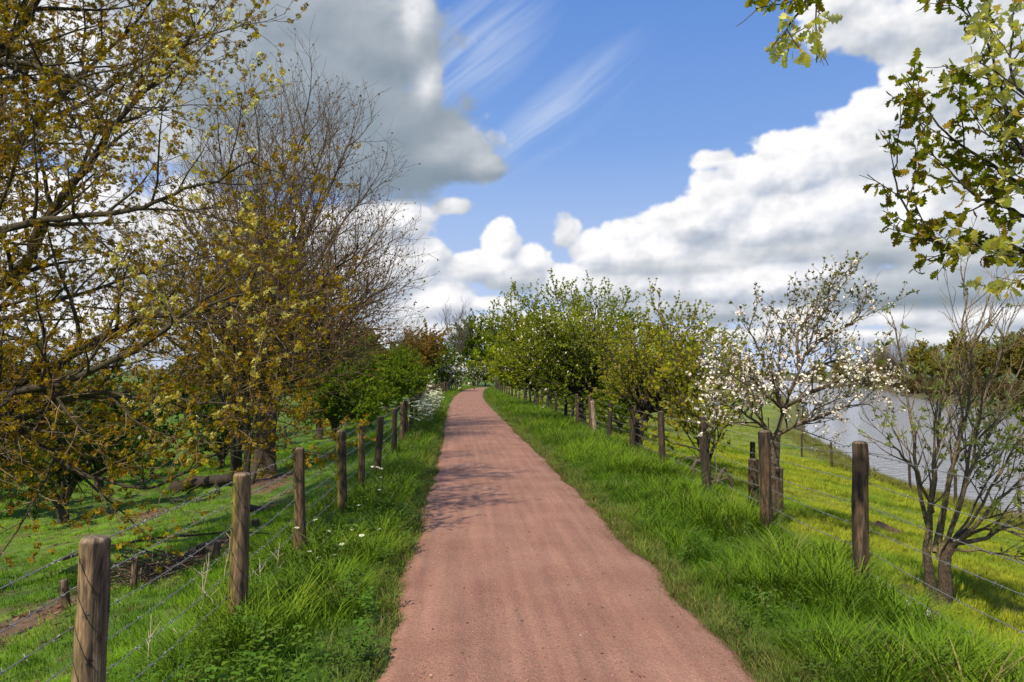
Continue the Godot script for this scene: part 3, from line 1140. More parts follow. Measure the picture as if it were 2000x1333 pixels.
# limbs: a polyline with radii that sprouts the levels in t.lv
func sprout(t: Tree3, pts: PackedVector3Array, rad: PackedFloat32Array, level: int):
	if level >= t.lv.size():
		return
	var p: Dictionary = t.lv[level]
	var cum := PackedFloat32Array([0.0])
	for k in pts.size() - 1:
		cum.append(cum[k] + pts[k].distance_to(pts[k + 1]))
	var total := cum[-1]
	var n := int(total * (1.0 - p.t0) * p.den + rng.randf())
	var spin := rnd(0, TAU)
	for k in n:
		var f: float = lerpf(p.t0, 1.0, (k + rng.randf()) / n)
		var dist := f * total
		var j := 0
		while j < pts.size() - 2 and cum[j + 1] < dist:
			j += 1
		var q := (dist - cum[j]) / maxf(cum[j + 1] - cum[j], 0.001)
		var pos := pts[j].lerp(pts[j + 1], q)
		var tan := (pts[j + 1] - pts[j]).normalized()
		var r_here := lerpf(rad[j], rad[j + 1], q)
		var side := tan.cross(Vector3.UP if absf(tan.y) < 0.95 else Vector3.RIGHT).normalized()
		spin += 2.4 + rnd(-0.5, 0.5)
		side = side.rotated(tan, spin)
		var ang: float = p.ang * rnd(0.65, 1.3)
		var dir := (tan * cos(ang) + side * sin(ang)).normalized()
		var len: float = p.len * rnd(1.0 - p.lenv, 1.0 + p.lenv) * (1.0 - p.fall * f)
		var r0: float = clampf(r_here * 0.62, p.rmin, p.rmax)
		branch(t, pos, dir, len, r0, level, p)


func branch(t: Tree3, pos: Vector3, dir: Vector3, len: float, r0: float, level: int, p: Dictionary):
	var seg: int = p.seg
	var pts := PackedVector3Array([pos])
	var rad := PackedFloat32Array([r0])
	var r1: float = maxf(r0 * 0.22, p.rtip)
	for k in seg:
		dir = (dir + rvec() * p.gnarl + Vector3(0, p.trop / seg, 0)).normalized()
		pos += dir * len / seg
		pts.append(pos)
		rad.append(lerpf(r0, r1, (k + 1.0) / seg))
	if level < t.joined and t.limb:
		t.limb.tube(pts, rad, p.sides, t.bark)
	else:
		t.twigs.tube(pts, rad, p.sides, t.twig_color.lerp(t.bark, rnd(0, 0.6)), false)
	if level >= t.leaf_from:
		var m := maxi(1, int(len / t.leaf_step))
		for k in m:
			var f := (k + rnd(0.4, 1.0)) / m
			var x := f * seg
			var j := mini(int(x), seg - 1)
			t.tips.append([pts[j].lerp(pts[j + 1], x - j), (pts[j + 1] - pts[j]).normalized(), f])
	sprout(t, pts, rad, level + 1)


func poly(list: Array, depth: float, drift := 0.0) -> PackedVector3Array:
	# main limbs are described by where they run; smoothed to a curve
	var ctl := []
	for k in list.size():
		var q: Array = list[k]
		ctl.append(at(q[0], q[1], q[2] if q.size() > 2 else depth + drift * k))
	return curve(ctl)


func curve(ctl: Array, sub := 3) -> PackedVector3Array:
	var out := PackedVector3Array()
	for k in ctl.size() - 1:
		var a: Vector3 = ctl[maxi(k - 1, 0)]
		var d: Vector3 = ctl[mini(k + 2, ctl.size() - 1)]
		for j in sub:
			out.append(ctl[k].cubic_interpolate(ctl[k + 1], a, d, j / float(sub)))
	out.append(ctl[-1])
	return out


func tapers(n: int, r0: float, r1: float, pw := 0.8) -> PackedFloat32Array:
	var out := PackedFloat32Array()
	for k in n:
		out.append(lerpf(r0, r1, pow(k / float(n - 1), pw)))
	return out


func knobbly(pts: PackedVector3Array, amount: float) -> PackedVector3Array:
	for k in range(1, pts.size() - 1):
		pts[k] += rvec() * amount
	return pts


func limb(t: Tree3, pts: PackedVector3Array, r0: float, r1: float, sides := 7, called := "limb"):
	t.limb = Shape.new()
	var rad := tapers(pts.size(), r0, r1)
	t.limb.tube(pts, rad, sides, t.bark)
	sprout(t, pts, rad, 0)
	part(called, t.limb, M.bark, t.node)
	t.limb = null


func level(den: float, len: float, ang: float, o := {}) -> Dictionary:
	var d := {"den": den, "len": len, "ang": ang, "lenv": 0.4, "fall": 0.35, "trop": 0.2, "gnarl": 0.16, "seg": 4, "sides": 4, "rmin": 0.003, "rmax": 0.05, "rtip": 0.002, "t0": 0.15}
	d.merge(o, true)
	return d


# trunk with root flare and uneven girth
func trunk(t: Tree3, pts: PackedVector3Array, r0: float, r1: float, sides := 14, flare := 1.7, called := "trunk"):
	var s := Shape.new()
	s.tube(pts, tapers(pts.size(), r0, r1), sides, t.bark)
	var foot := pts[0]
	for k in s.v.size():
		var y := s.v[k].y - foot.y
		var o := s.v[k] - Vector3(foot.x, s.v[k].y, foot.z)
		var a := atan2(o.z, o.x)
		var fl := exp(-maxf(y, 0.0) / (r0 * 1.1))
		s.v[k] += o * (fl * (flare - 1.0) * (0.75 + 0.35 * sin(a * 4.0 + foot.x)) + 0.10 * sin(a * 3.0 + y * 2.0) + 0.06 * sin(a * 7.0 - y * 5.0)) * (1.0 if k < s.v.size() - 1 else 0.0)
	s.smooth()
	part(called, s, M.bark, t.node)


func tree(called: String, foot: Vector3, label: String, category := "tree", group := "") -> Tree3:
	var t := Tree3.new()
	t.node = thing(called, foot, label, category, group)
	return t


# leaves sit on the twigs; the largest in view are parts of their own, the rest one mass
func dress(t: Tree3, called: String, meshes: Array, tips: Array, size: Vector2, cols: Array, mat: Material, own: int, droop := 0.3, along := 0.5, mass := "foliage"):
	if t.twigs.v.size():
		part("twigs", t.twigs, M.twig, t.node, "stuff")
		t.twigs = Shape.new()
	var spots := []
	for q in tips:
		var y: Vector3 = (q[1] * along + rvec() * 0.75 + Vector3(0, 0.15 - droop, 0)).normalized()
		var x := y.cross(rvec()).normalized()
		var z := x.cross(y)
		var s := rnd(size.x, size.y)
		spots.append(Transform3D(Basis(x * s, y * s, z * s), q[0]))
	if own > 0:
		var order := []
		for k in spots.size():
			var w := px_of(spots[k].origin)
			var seen: bool = w.x > 10 and w.x < 1990 and w.y > 10 and w.y < 1320
			order.append([(-spots[k].origin.z if seen else 9999.0), k])
		order.sort()
		var taken := {}
		var mats := []
		for c in cols:
			var mm: StandardMaterial3D = mat.duplicate()
			mm.vertex_color_use_as_albedo = false
			mm.albedo_color = Color(c.r, c.g, c.b).linear_to_srgb()
			mats.append(mm)
		# spread the individuals over the nearest part of the crown
		var pool: int = mini(order.size(), own)
		for k in pool:
			if order[k][0] > 9000.0:
				break
			var at_: int = order[k][1]
			taken[at_] = true
			var o := MeshInstance3D.new()
			o.name = called
			o.mesh = meshes[at_ % meshes.size()]
			o.material_override = mats[at_ % mats.size()]
			o.transform = spots[at_]
			o.position -= t.node.position
			t.node.add_child(o, true)
		var rest := []
		for k in spots.size():
			if not taken.has(k):
				rest.append(spots[k])
		spots = rest
	for m in meshes.size():
		var where := []
		var tint := []
		for k in range(m, spots.size(), meshes.size()):
			where.append(spots[k])
			tint.append(vary(cols[rng.randi() % cols.size()], 0.2))
		if where:
			scatter(mass, meshes[m], mat, where, tint, t.node)


# --- leaf shapes, one unit long, growing along +y
func leaf_simple(s: Shape, p: Vector3, dir: Vector3, len: float, w: float, col := Color.WHITE):
	var side := dir.cross(rvec()).normalized()
	var up := side.cross(dir)
	s.blade([p, p + dir * len * 0.45 + up * len * 0.05, p + dir * len], [w * 0.2, w, w * 0.1], side, col)


func leaf_tuft(n: int, len: float, w: float, open := 0.8) -> ArrayMesh:
	var s := Shape.new()
	for k in n:
		var d := (Vector3(0, 1, 0) + rvec() * open).normalized()
		var f := rnd(0.8, 1.2)
		leaf_simple(s, d * 0.08, d, len * rnd(0.7, 1.2), w * rnd(0.8, 1.2), Color(f, f, f))
	return s.mesh()


# young maple leaves with their hanging flower tassels
func maple_tuft() -> ArrayMesh:
	var s := Shape.new()
	for k in 5:
		var a := TAU * k / 5.0 + rnd(-0.4, 0.4)
		var d := (Vector3(cos(a), rnd(0.2, 1.0), sin(a))).normalized()
		var side := d.cross(Vector3.UP).normalized()
		var up := side.cross(d).normalized()
		var base := s.v.size()
		var len := rnd(0.55, 1.0)
		var f := rnd(0.8, 1.25)
		var p := d * 0.2
		s.vert(p, up, Color(f, f, f))
		for j in 9:
			var th := lerpf(-2.2, 2.2, j / 8.0)
			var r := len * (0.62 if j % 2 == 0 else 0.3) * (1.0 - 0.13 * absf(th))
			var e := p + d * (cos(th) * r + 0.18) + side * sin(th) * r - up * absf(th) * 0.07 - Vector3(0, 0.12 * r, 0)
			s.vert(e, (up + side * sin(th) * 0.3).normalized(), Color(f, f, f))
		for j in 8:
			s.tri(base, base + 2 + j, base + 1 + j)
	for k in 4:
		var d := Vector3(rnd(-0.5, 0.5), rnd(-0.6, -0.2), rnd(-0.5, 0.5))
		leaf_simple(s, Vector3.ZERO, d.normalized(), rnd(0.4, 0.8), 0.09, Color(1.3, 1.25, 1.0))
	return s.mesh()


func oak_leaf(curl: float) -> ArrayMesh:
	var s := Shape.new()
	var pts := []
	var half := []
	var p := Vector3.ZERO
	var dir := Vector3(0, 1, 0)
	var n := 11
	for k in n:
		pts.append(p)
		var f := k / float(n - 1)
		var env := 0.30 * pow(sin(PI * pow(f, 1.35) * 0.93 + 0.06), 0.9)
		half.append(maxf(0.006, env * (0.78 + 0.30 * (1.0 if k % 2 == 1 else -0.75))) if k < n - 1 else 0.02)
		p += dir / (n - 1)
		dir = dir.rotated(Vector3(1, 0, 0), -curl / n).normalized()
	s.blade(pts, half, Vector3(1, 0, 0), Color.WHITE, 0.28)
	return s.mesh()


func blossom() -> ArrayMesh:    # a bunch of five-petalled flowers
	var s := Shape.new()
	for k in 4:
		var d := (Vector3(0, 0.8, 0) + rvec()).normalized()
		var x := d.cross(rvec()).normalized()
		var z := d.cross(x)
		var c := d * rnd(0.35, 0.7)
		var f := rnd(0.92, 1.0)
		for j in 5:
			var a := TAU * j / 5.0
			var o := x * cos(a) + z * sin(a)
			var w := -x * sin(a) + z * cos(a)
			s.blade([c, c + o * 0.22 + d * 0.05, c + o * 0.38 + d * 0.12], [0.03, 0.17, 0.08], w, Color(f, f * rnd(0.93, 1.0), f * rnd(0.95, 1.0)))
		s.blade([c + d * 0.02 - x * 0.05, c + d * 0.05, c + d * 0.02 + x * 0.05], [0.03, 0.05, 0.03], z, Color(0.75, 0.65, 0.2))
	return s.mesh()


# ---------------------------------------------------------------- the trees of the place
func near_maple():
	rng.seed = 101
	var d := 9.0
	var fx := -7.6
	var foot := Vector3(fx, ground(fx, d) - 0.1, -d)
	var t := tree("maple_tree", foot, "big spreading tree with yellow-green young leaves overhanging the slope from the side", "tree", "trees on the wooded slope")
	t.bark = Color(0.105, 0.085, 0.05)
	t.twig_color = Color(0.19, 0.135, 0.085)
	t.lv = [level(5.0, 1.3, 0.75, {"lenv": 0.5, "rmax": 0.03, "rmin": 0.008, "seg": 5, "trop": 0.25, "gnarl": 0.17, "t0": 0.1, "sides": 5}),
		level(9.5, 0.55, 0.8, {"lenv": 0.5, "rmax": 0.009, "rmin": 0.004, "seg": 4, "gnarl": 0.22, "t0": 0.12, "sides": 3}),
		level(6.5, 0.24, 0.8, {"lenv": 0.5, "rmax": 0.004, "rmin": 0.0028, "seg": 2, "gnarl": 0.25, "t0": 0.2, "sides": 3})]
	t.leaf_from = 2
	t.leaf_step = 0.075
	trunk(t, curve([foot, foot + Vector3(0.05, 1.0, 0), foot + Vector3(0.1, 2.3, 0.1), foot + Vector3(0.0, 4.5, 0.0), foot + Vector3(0.2, 7.0, 0.2), foot + Vector3(0.1, 9.5, 0)]), 0.34, 0.06)
	var L := [
		[[[-250, 640, 9.0], [-120, 650, 8.8], [40, 530, 8.6], [72, 452, 8.5], [152, 352, 8.4], [200, 280, 8.3], [250, 215, 8.2], [340, 120, 8.1], [400, 20, 8.0]], 0.085, 0.012],
		[[[-260, 400, 9.0], [-100, 200, 8.6], [0, 90, 8.3], [50, 40, 8.2], [100, -40, 8.1], [190, -160, 8.0], [280, -260, 8]], 0.085, 0.014],
		[[[-260, 560, 9.0], [-120, 440, 8.9], [0, 320, 8.8], [70, 240, 8.7], [150, 160, 8.6], [240, 70, 8.6], [330, -40, 8.5]], 0.06, 0.01],
		[[[-250, 250, 9.0], [-80, 140, 8.4], [0, 124, 8.1], [60, 128, 7.9], [120, 144, 7.7], [172, 172, 7.6], [250, 206, 7.4], [330, 215, 7.3]], 0.05, 0.007],
		[[[-250, 560, 9.0], [-100, 480, 8.4], [0, 448, 8.0], [80, 430, 7.8], [140, 424, 7.6], [240, 412, 7.4], [300, 396, 7.3], [360, 372, 7.2], [450, 340, 7.2], [500, 300, 7.1]], 0.055, 0.007],
		[[[-250, 700, 9.0], [-100, 790, 8.8], [0, 766, 8.7], [70, 727, 8.7], [115, 710, 8.7], [189, 664, 8.7], [245, 636, 8.7], [290, 619, 8.7], [360, 618, 8.7], [470, 590, 8.8], [560, 575, 8.9]], 0.085, 0.01],
		[[[-250, 800, 9.0], [-100, 800, 8.2], [0, 773, 7.8], [122, 748, 7.6], [189, 724, 7.5], [297, 661, 7.4], [353, 629, 7.3], [420, 591, 7.2], [510, 566, 7.1]], 0.06, 0.008],
		[[[-250, 820, 9.0], [-90, 840, 8.4], [70, 808, 8.0], [115, 787, 7.8], [189, 766, 7.7], [280, 776, 7.6], [350, 780, 7.5], [410, 790, 7.4], [500, 775, 7.3]], 0.05, 0.006],
		[[[-250, 760, 9.0], [-40, 800, 8.4], [70, 864, 8.0], [140, 913, 7.9], [171, 930, 7.8], [280, 955, 7.8], [350, 930, 7.7], [437, 881, 7.6], [520, 840, 7.5]], 0.04, 0.006],
		[[[-250, 300, 9.0], [-60, 60, 9.6], [90, -60, 9.8], [230, -140, 9.9]], 0.06, 0.01],
		[[[-250, 480, 9.0], [-60, 330, 9.8], [60, 250, 10.2], [190, 190, 10.5], [300, 110, 10.7], [420, 60, 10.8]], 0.055, 0.008],
		[[[-250, 640, 9.0], [-60, 640, 10.2], [80, 600, 10.8], [200, 560, 11.2], [330, 520, 11.6], [430, 500, 11.8]], 0.055, 0.008],
		[[[-260, 200, 9.0], [-160, -60, 8.0], [-40, -200, 7.4], [60, -300, 7.0]], 0.06, 0.01]]
	for q in L:
		limb(t, knobbly(poly(q[0], d), 0.022), q[1], q[2])
	dress(t, "leaf_cluster", [maple_tuft(), maple_tuft(), maple_tuft()], t.tips, Vector2(0.03, 0.064), [Color(0.34, 0.25, 0.010), Color(0.29, 0.215, 0.010), Color(0.38, 0.29, 0.012), Color(0.28, 0.165, 0.016)], M.leaf, 280, 0.35, 0.4)


func great_tree():
	rng.seed = 202
	var d := 20.8
	var fx := -6.66
	var foot := Vector3(fx, ground(fx, d) - 0.15, -d)
	var t := tree("oak_tree", foot, "tall bare-topped tree with stout flared trunk standing on the slope", "tree", "trees on the wooded slope")
	t.bark = Color(0.12, 0.09, 0.06)
	t.twig_color = Color(0.13, 0.09, 0.06)
	t.lv = [level(3.2, 2.3, 0.55, {"lenv": 0.45, "rmax": 0.055, "rmin": 0.018, "seg": 6, "trop": 0.45, "gnarl": 0.13, "t0": 0.18, "sides": 5, "fall": 0.45}),
		level(5.5, 1.05, 0.62, {"lenv": 0.5, "rmax": 0.018, "rmin": 0.008, "seg": 5, "trop": 0.35, "gnarl": 0.17, "t0": 0.12, "sides": 3}),
		level(6.0, 0.5, 0.65, {"lenv": 0.5, "rmax": 0.008, "rmin": 0.005, "rtip": 0.003, "seg": 3, "trop": 0.2, "gnarl": 0.2, "t0": 0.12, "sides": 3})]
	t.leaf_from = 2
	t.leaf_step = 0.2
	var top := foot + Vector3(0.0, 2.9, 0.0)
	trunk(t, curve([foot, foot + Vector3(-0.02, 0.9, 0), foot + Vector3(0.03, 1.9, 0), top]), 0.30, 0.22, 16, 1.7)
	var ends := [[330, 390, 20], [390, 320, 22], [430, 290, 19], [500, 225, 21], [555, 255, 23], [595, 225, 20], [645, 255, 22], [690, 265, 20], [720, 370, 21.5], [745, 470, 19.5], [765, 550, 22], [700, 480, 17.5], [500, 400, 17.0], [350, 500, 18.0], [620, 560, 17.5], [740, 640, 20], [260, 560, 21], [680, 640, 18], [560, 660, 16.8], [420, 620, 17], [330, 640, 18.5], [640, 720, 17.2], [500, 560, 16.5], [720, 570, 18.2]]
	for e in ends:
		var tip := at(e[0], e[1], e[2])
		var from := top - Vector3(0, rnd(0.0, 0.9), 0)
		var out := tip - from
		var a := from + Vector3(out.x * 0.12, out.y * 0.22, out.z * 0.15)
		var b := from + Vector3(out.x * 0.38, out.y * 0.52, out.z * 0.4)
		var c := from + Vector3(out.x * 0.72, out.y * 0.78, out.z * 0.72)
		limb(t, knobbly(curve([from, a, b, c, tip]), 0.07), rnd(0.075, 0.12), 0.012, 6)
	# leaves on the lower, sunny side; the top is still in bud
	var low := []
	var bud := []
	for q in t.tips:
		var h: float = q[0].y
		if h < 1.2 and rng.randf() < 0.85:
			continue
		var keep := smoothstep(7.2, 2.8, h) * lerpf(0.85, 0.3, smoothstep(-6.0, -3.0, q[0].x)) + 0.03
		if rng.randf() < keep:
			low.append(q)
		elif q[2] > 0.8 and rng.randf() < 0.5:
			bud.append(q)
	dress(t, "leaf_cluster", [leaf_tuft(5, 1.0, 0.3), leaf_tuft(5, 0.9, 0.34)], low, Vector2(0.03, 0.065), [Color(0.36, 0.26, 0.016), Color(0.34, 0.21, 0.03), Color(0.31, 0.25, 0.016), Color(0.36, 0.21, 0.08)], M.leaf, 150, 0.2, 0.5)
	dress(t, "bud", [leaf_tuft(3, 1.0, 0.35, 0.4)], bud, Vector2(0.03, 0.06), [Color(0.14, 0.09, 0.05)], M.leaf, 0, 0.0, 0.8, "buds")


# several stems from one stool
func coppice():
	rng.seed = 303
	var foot := Vector3(-6.75, ground(-6.75, 19.0) - 0.1, -19.0)
	var t := tree("field_maple", foot, "cluster of thin upright stems with yellow leaves beside the fallen log", "tree", "trees on the wooded slope")
	t.bark = Color(0.09, 0.07, 0.05)
	t.twig_color = Color(0.13, 0.085, 0.06)
	t.lv = [level(4.5, 1.3, 0.7, {"lenv": 0.5, "rmax": 0.022, "rmin": 0.009, "seg": 5, "trop": 0.2, "t0": 0.25, "gnarl": 0.18}),
		level(7.0, 0.6, 0.8, {"rmax": 0.009, "rmin": 0.005, "rtip": 0.003, "seg": 3, "gnarl": 0.22, "sides": 3}),
		level(4.5, 0.3, 0.8, {"rmax": 0.005, "rmin": 0.004, "rtip": 0.003, "seg": 2, "gnarl": 0.25, "sides": 3})]
	t.leaf_from = 1
	t.leaf_step = 0.2
	for q in [[455, 925, 452, 830, 440, 700, 400, 560], [466, 925, 468, 820, 480, 690, 520, 540], [478, 925, 482, 800, 500, 660, 590, 560], [486, 930, 492, 840, 540, 720, 660, 640], [462, 920, 440, 800, 380, 700, 300, 640], [490, 945, 510, 890, 530, 850, 560, 770], [470, 920, 460, 780, 430, 660, 350, 520]]:
		limb(t, knobbly(curve([at(q[0], q[1] + 12, 19.0), at(q[2], q[3], 18.8 + rnd(-0.3, 0.3)), at(q[4], q[5], 18.5 + rnd(-1, 1)), at(q[6], q[7], 18 + rnd(-2, 2))]), 0.03), rnd(0.05, 0.075), 0.01, 6, "stem")
	t.tips = t.tips.filter(func(q): return q[0].y > 1.0 or rng.randf() < 0.15)
	dress(t, "leaf_cluster", [maple_tuft(), maple_tuft()], t.tips, Vector2(0.035, 0.07), [Color(0.33, 0.255, 0.014), Color(0.30, 0.20, 0.022), Color(0.32, 0.255, 0.014)], M.leaf, 60, 0.3, 0.4)


# the old fruit trees behind the meadow fence
func fruit_tree(called: String, label: String, d: float, px: float, seed_: int, ends: Array, cols: Array, r: float, leaf_size: Vector2, own: int, fork := 0.9, flowers := 0.0, step := 0.11, lv := []) -> Tree3:
	rng.seed = seed_
	var x := (px - 1000.0) / F * d
	var foot := Vector3(x, ground(x, d) - 0.1, -d)
	var t := tree(called, foot, label, "tree", "trees along the river meadow")
	t.bark = Color(0.075, 0.06, 0.045)
	t.twig_color = Color(0.10, 0.085, 0.05)
	t.lv = lv if lv else [level(5.0, 1.1, 0.7, {"lenv": 0.5, "rmax": 0.04, "rmin": 0.012, "seg": 5, "trop": 0.35, "gnarl": 0.2, "t0": 0.12}),
		level(7.5, 0.55, 0.75, {"rmax": 0.012, "rmin": 0.006, "seg": 4, "trop": 0.6, "gnarl": 0.2, "sides": 3, "rtip": 0.003}),
		level(5.5, 0.32, 0.7, {"rmax": 0.006, "rmin": 0.005, "seg": 2, "trop": 0.3, "sides": 3, "rtip": 0.003})]
	t.leaf_from = 1
	t.leaf_step = step
	var top := foot + Vector3(rnd(-0.1, 0.1), fork, 0)
	trunk(t, curve([foot, foot + Vector3(rnd(-0.08, 0.08), fork * 0.5, 0), top]), r, r * 0.8, 12, 1.5)
	for e in ends:
		var tip := at(e[0], e[1], e[2])
		var out := tip - top
		var mid: Vector3 = top + out * 0.45 + Vector3(0, 0.12 * out.length(), 0) * (0.5 if e.size() < 4 else e[3])
		limb(t, knobbly(curve([top - Vector3(0, rnd(0, 0.25), 0), top + out * 0.18 + Vector3(0, 0.08, 0), mid, tip]), 0.06 * r / 0.15), r * rnd(0.4, 0.6), 0.012, 6)
	var fl := []
	var gr := []
	for q in t.tips:
		if rng.randf() < flowers:
			fl.append(q)
		else:
			gr.append(q)
	dress(t, "leaf_cluster", [leaf_tuft(6, 1.0, 0.3), leaf_tuft(5, 1.0, 0.34), leaf_tuft(6, 0.9, 0.28)], gr, leaf_size, cols, M.leaf, own, 0.1, 0.6)
	if fl:
		dress(t, "blossom", [blossom(), blossom()], fl, Vector2(0.045, 0.075), [Color(0.82, 0.80, 0.76), Color(0.78, 0.72, 0.70)], M.petal, 120 if own else 0, 0.0, 0.4, "blossoms")
	return t


func meadow_trees():
	var green := [Color(0.27, 0.35, 0.02), Color(0.32, 0.39, 0.03), Color(0.22, 0.29, 0.02), Color(0.37, 0.41, 0.04)]
	var lime := [Color(0.33, 0.35, 0.022), Color(0.37, 0.38, 0.03), Color(0.27, 0.30, 0.022), Color(0.36, 0.30, 0.04)]
	fruit_tree("apple_tree", "large dense green fruit tree leaning over the meadow fence near the bend", 27.0, 1138, 401,
		[[955, 640, 27, 0.6], [995, 615, 28], [1030, 590, 26], [1085, 575, 27], [1120, 590, 28], [1165, 590, 26], [1210, 610, 27], [1240, 640, 28, 0.8], [1020, 680, 25, 0.4], [1060, 640, 25], [1200, 660, 25.5], [1120, 640, 24.8], [990, 720, 27, 0.2], [1240, 700, 27, 0.3]], green, 0.17, Vector2(0.045, 0.085), 60, 1.25, 0.06, 0.085)
	fruit_tree("pear_tree", "gnarled thick-trunked tree with fresh yellow-green leaves behind the meadow fence", 17.2, 1247, 402,
		[[1190, 680, 18], [1250, 665, 17.5], [1300, 640, 18], [1330, 655, 17], [1385, 665, 18], [1405, 690, 17.5, 0.5], [1350, 720, 16.8, 0.4], [1290, 700, 16.2], [1215, 740, 16.5, 0.3], [1320, 780, 17, 0.2], [1400, 760, 18, 0.3]], lime, 0.16, Vector2(0.035, 0.065), 60, 1.0, 0.0, 0.075)
	fruit_tree("thorn_tree", "small crooked sapling with sparse lime leaves in the meadow", 14.2, 1372, 403,
		[[1330, 740, 14.4], [1370, 690, 14.2], [1410, 730, 14], [1330, 830, 14, 0.3], [1420, 820, 14.4, 0.3]], lime, 0.06, Vector2(0.05, 0.1), 40, 0.45, 0.0, 0.16)
	fruit_tree("apple_tree", "green fruit tree of the back row between meadow and river", 36.0, 1235, 404,
		[[1180, 680, 36], [1220, 650, 37], [1270, 665, 35], [1300, 680, 36], [1160, 700, 36, 0.4]], green, 0.14, Vector2(0.12, 0.2), 0, 1.2, 0.02, 0.16)
	fruit_tree("apple_tree", "round leafy tree over the fence where the path bends away", 40.0, 1045, 405,
		[[960, 700, 40, 0.4], [985, 675, 41], [1010, 655, 40], [1050, 645, 39], [1085, 660, 40], [1020, 680, 38.5], [970, 720, 39, 0.3]], green, 0.14, Vector2(0.12, 0.2), 0, 1.2, 0.02, 0.15)
	blossom_tree()


func blossom_tree():
	rng.seed = 501
	var d := 10.2
	var x := 500.0 / F * d
	var foot := Vector3(x, ground(x, d) - 0.08, -d)
	var t := tree("apple_tree", foot, "small apple tree covered in white blossom beside two short stakes", "tree", "trees along the river meadow")
	t.bark = Color(0.22, 0.165, 0.11)
	t.twig_color = Color(0.17, 0.13, 0.085)
	t.lv = [level(10.0, 0.6, 0.75, {"lenv": 0.5, "rmax": 0.02, "rmin": 0.006, "seg": 5, "trop": 0.35, "gnarl": 0.2, "t0": 0.15, "sides": 5}),
		level(13.0, 0.28, 0.75, {"rmax": 0.0055, "rmin": 0.003, "seg": 3, "trop": 0.8, "gnarl": 0.2, "sides": 3, "t0": 0.1}),
		level(12.0, 0.09, 0.7, {"rmax": 0.003, "rmin": 0.0025, "seg": 2, "sides": 3})]
	t.leaf_from = 1
	t.leaf_step = 0.085
	var fork := at(1513, 848, d)
	trunk(t, curve([foot, foot.lerp(fork, 0.35) + Vector3(0.01, 0, 0), foot.lerp(fork, 0.7) - Vector3(0.015, 0, 0), fork]), 0.088, 0.075, 12, 1.35)
	for q in [[[1513, 852], [1532, 800], [1548, 750, 10.1], [1575, 690, 10.0], [1600, 620, 9.9], [1632, 580, 9.8], [1642, 545, 9.8]],
			[[1513, 852], [1570, 828, 10.0], [1640, 800, 9.8], [1700, 790, 9.7]], [[1513, 852], [1560, 830, 10.4], [1610, 790, 10.7], [1660, 770, 10.9]],
			[[1511, 856], [1475, 822, 10.1], [1432, 795, 9.9], [1388, 790, 9.8]], [[1511, 856], [1480, 815, 10.4], [1450, 770, 10.6], [1410, 740, 10.8]],
			[[1530, 802], [1505, 740, 10.0], [1480, 680, 9.9], [1460, 640, 9.8]], [[1528, 806], [1520, 740, 10.4], [1525, 660, 10.5], [1530, 620, 10.5]],
			[[1548, 752], [1600, 715, 10.2], [1660, 700, 10.3], [1705, 735, 10.4], [1735, 755, 10.4]], [[1575, 692], [1625, 650, 9.9], [1665, 630, 9.8], [1690, 590, 9.8]],
			[[1560, 720], [1560, 650, 10.3], [1588, 610, 10.4], [1598, 575, 10.4]], [[1532, 800], [1580, 770, 9.7], [1640, 740, 9.4], [1690, 700, 9.3]], [[1532, 800], [1490, 770, 9.7], [1440, 740, 9.5], [1400, 700, 9.5]]]:
		limb(t, knobbly(poly(q, d), 0.016), 0.027, 0.005)
	var fl := []
	var gr := []
	for q in t.tips:
		var high := smoothstep(1.7, 2.9, q[0].y)
		if rng.randf() < lerpf(0.5, 0.09, high):
			fl.append(q)
		elif rng.randf() < lerpf(0.5, 0.75, high):
			gr.append(q)
	dress(t, "leaf_cluster", [leaf_tuft(5, 1.0, 0.28), leaf_tuft(5, 1.0, 0.3)], gr, Vector2(0.022, 0.042), [Color(0.15, 0.17, 0.03), Color(0.19, 0.20, 0.035), Color(0.15, 0.13, 0.045)], M.leaf, 120, 0.0, 0.6)
	dress(t, "blossom", [blossom(), blossom(), blossom()], fl, Vector2(0.026, 0.046), [Color(0.82, 0.81, 0.77), Color(0.80, 0.75, 0.72), Color(0.76, 0.76, 0.68)], M.petal, 280, 0.0, 0.3, "blossoms")


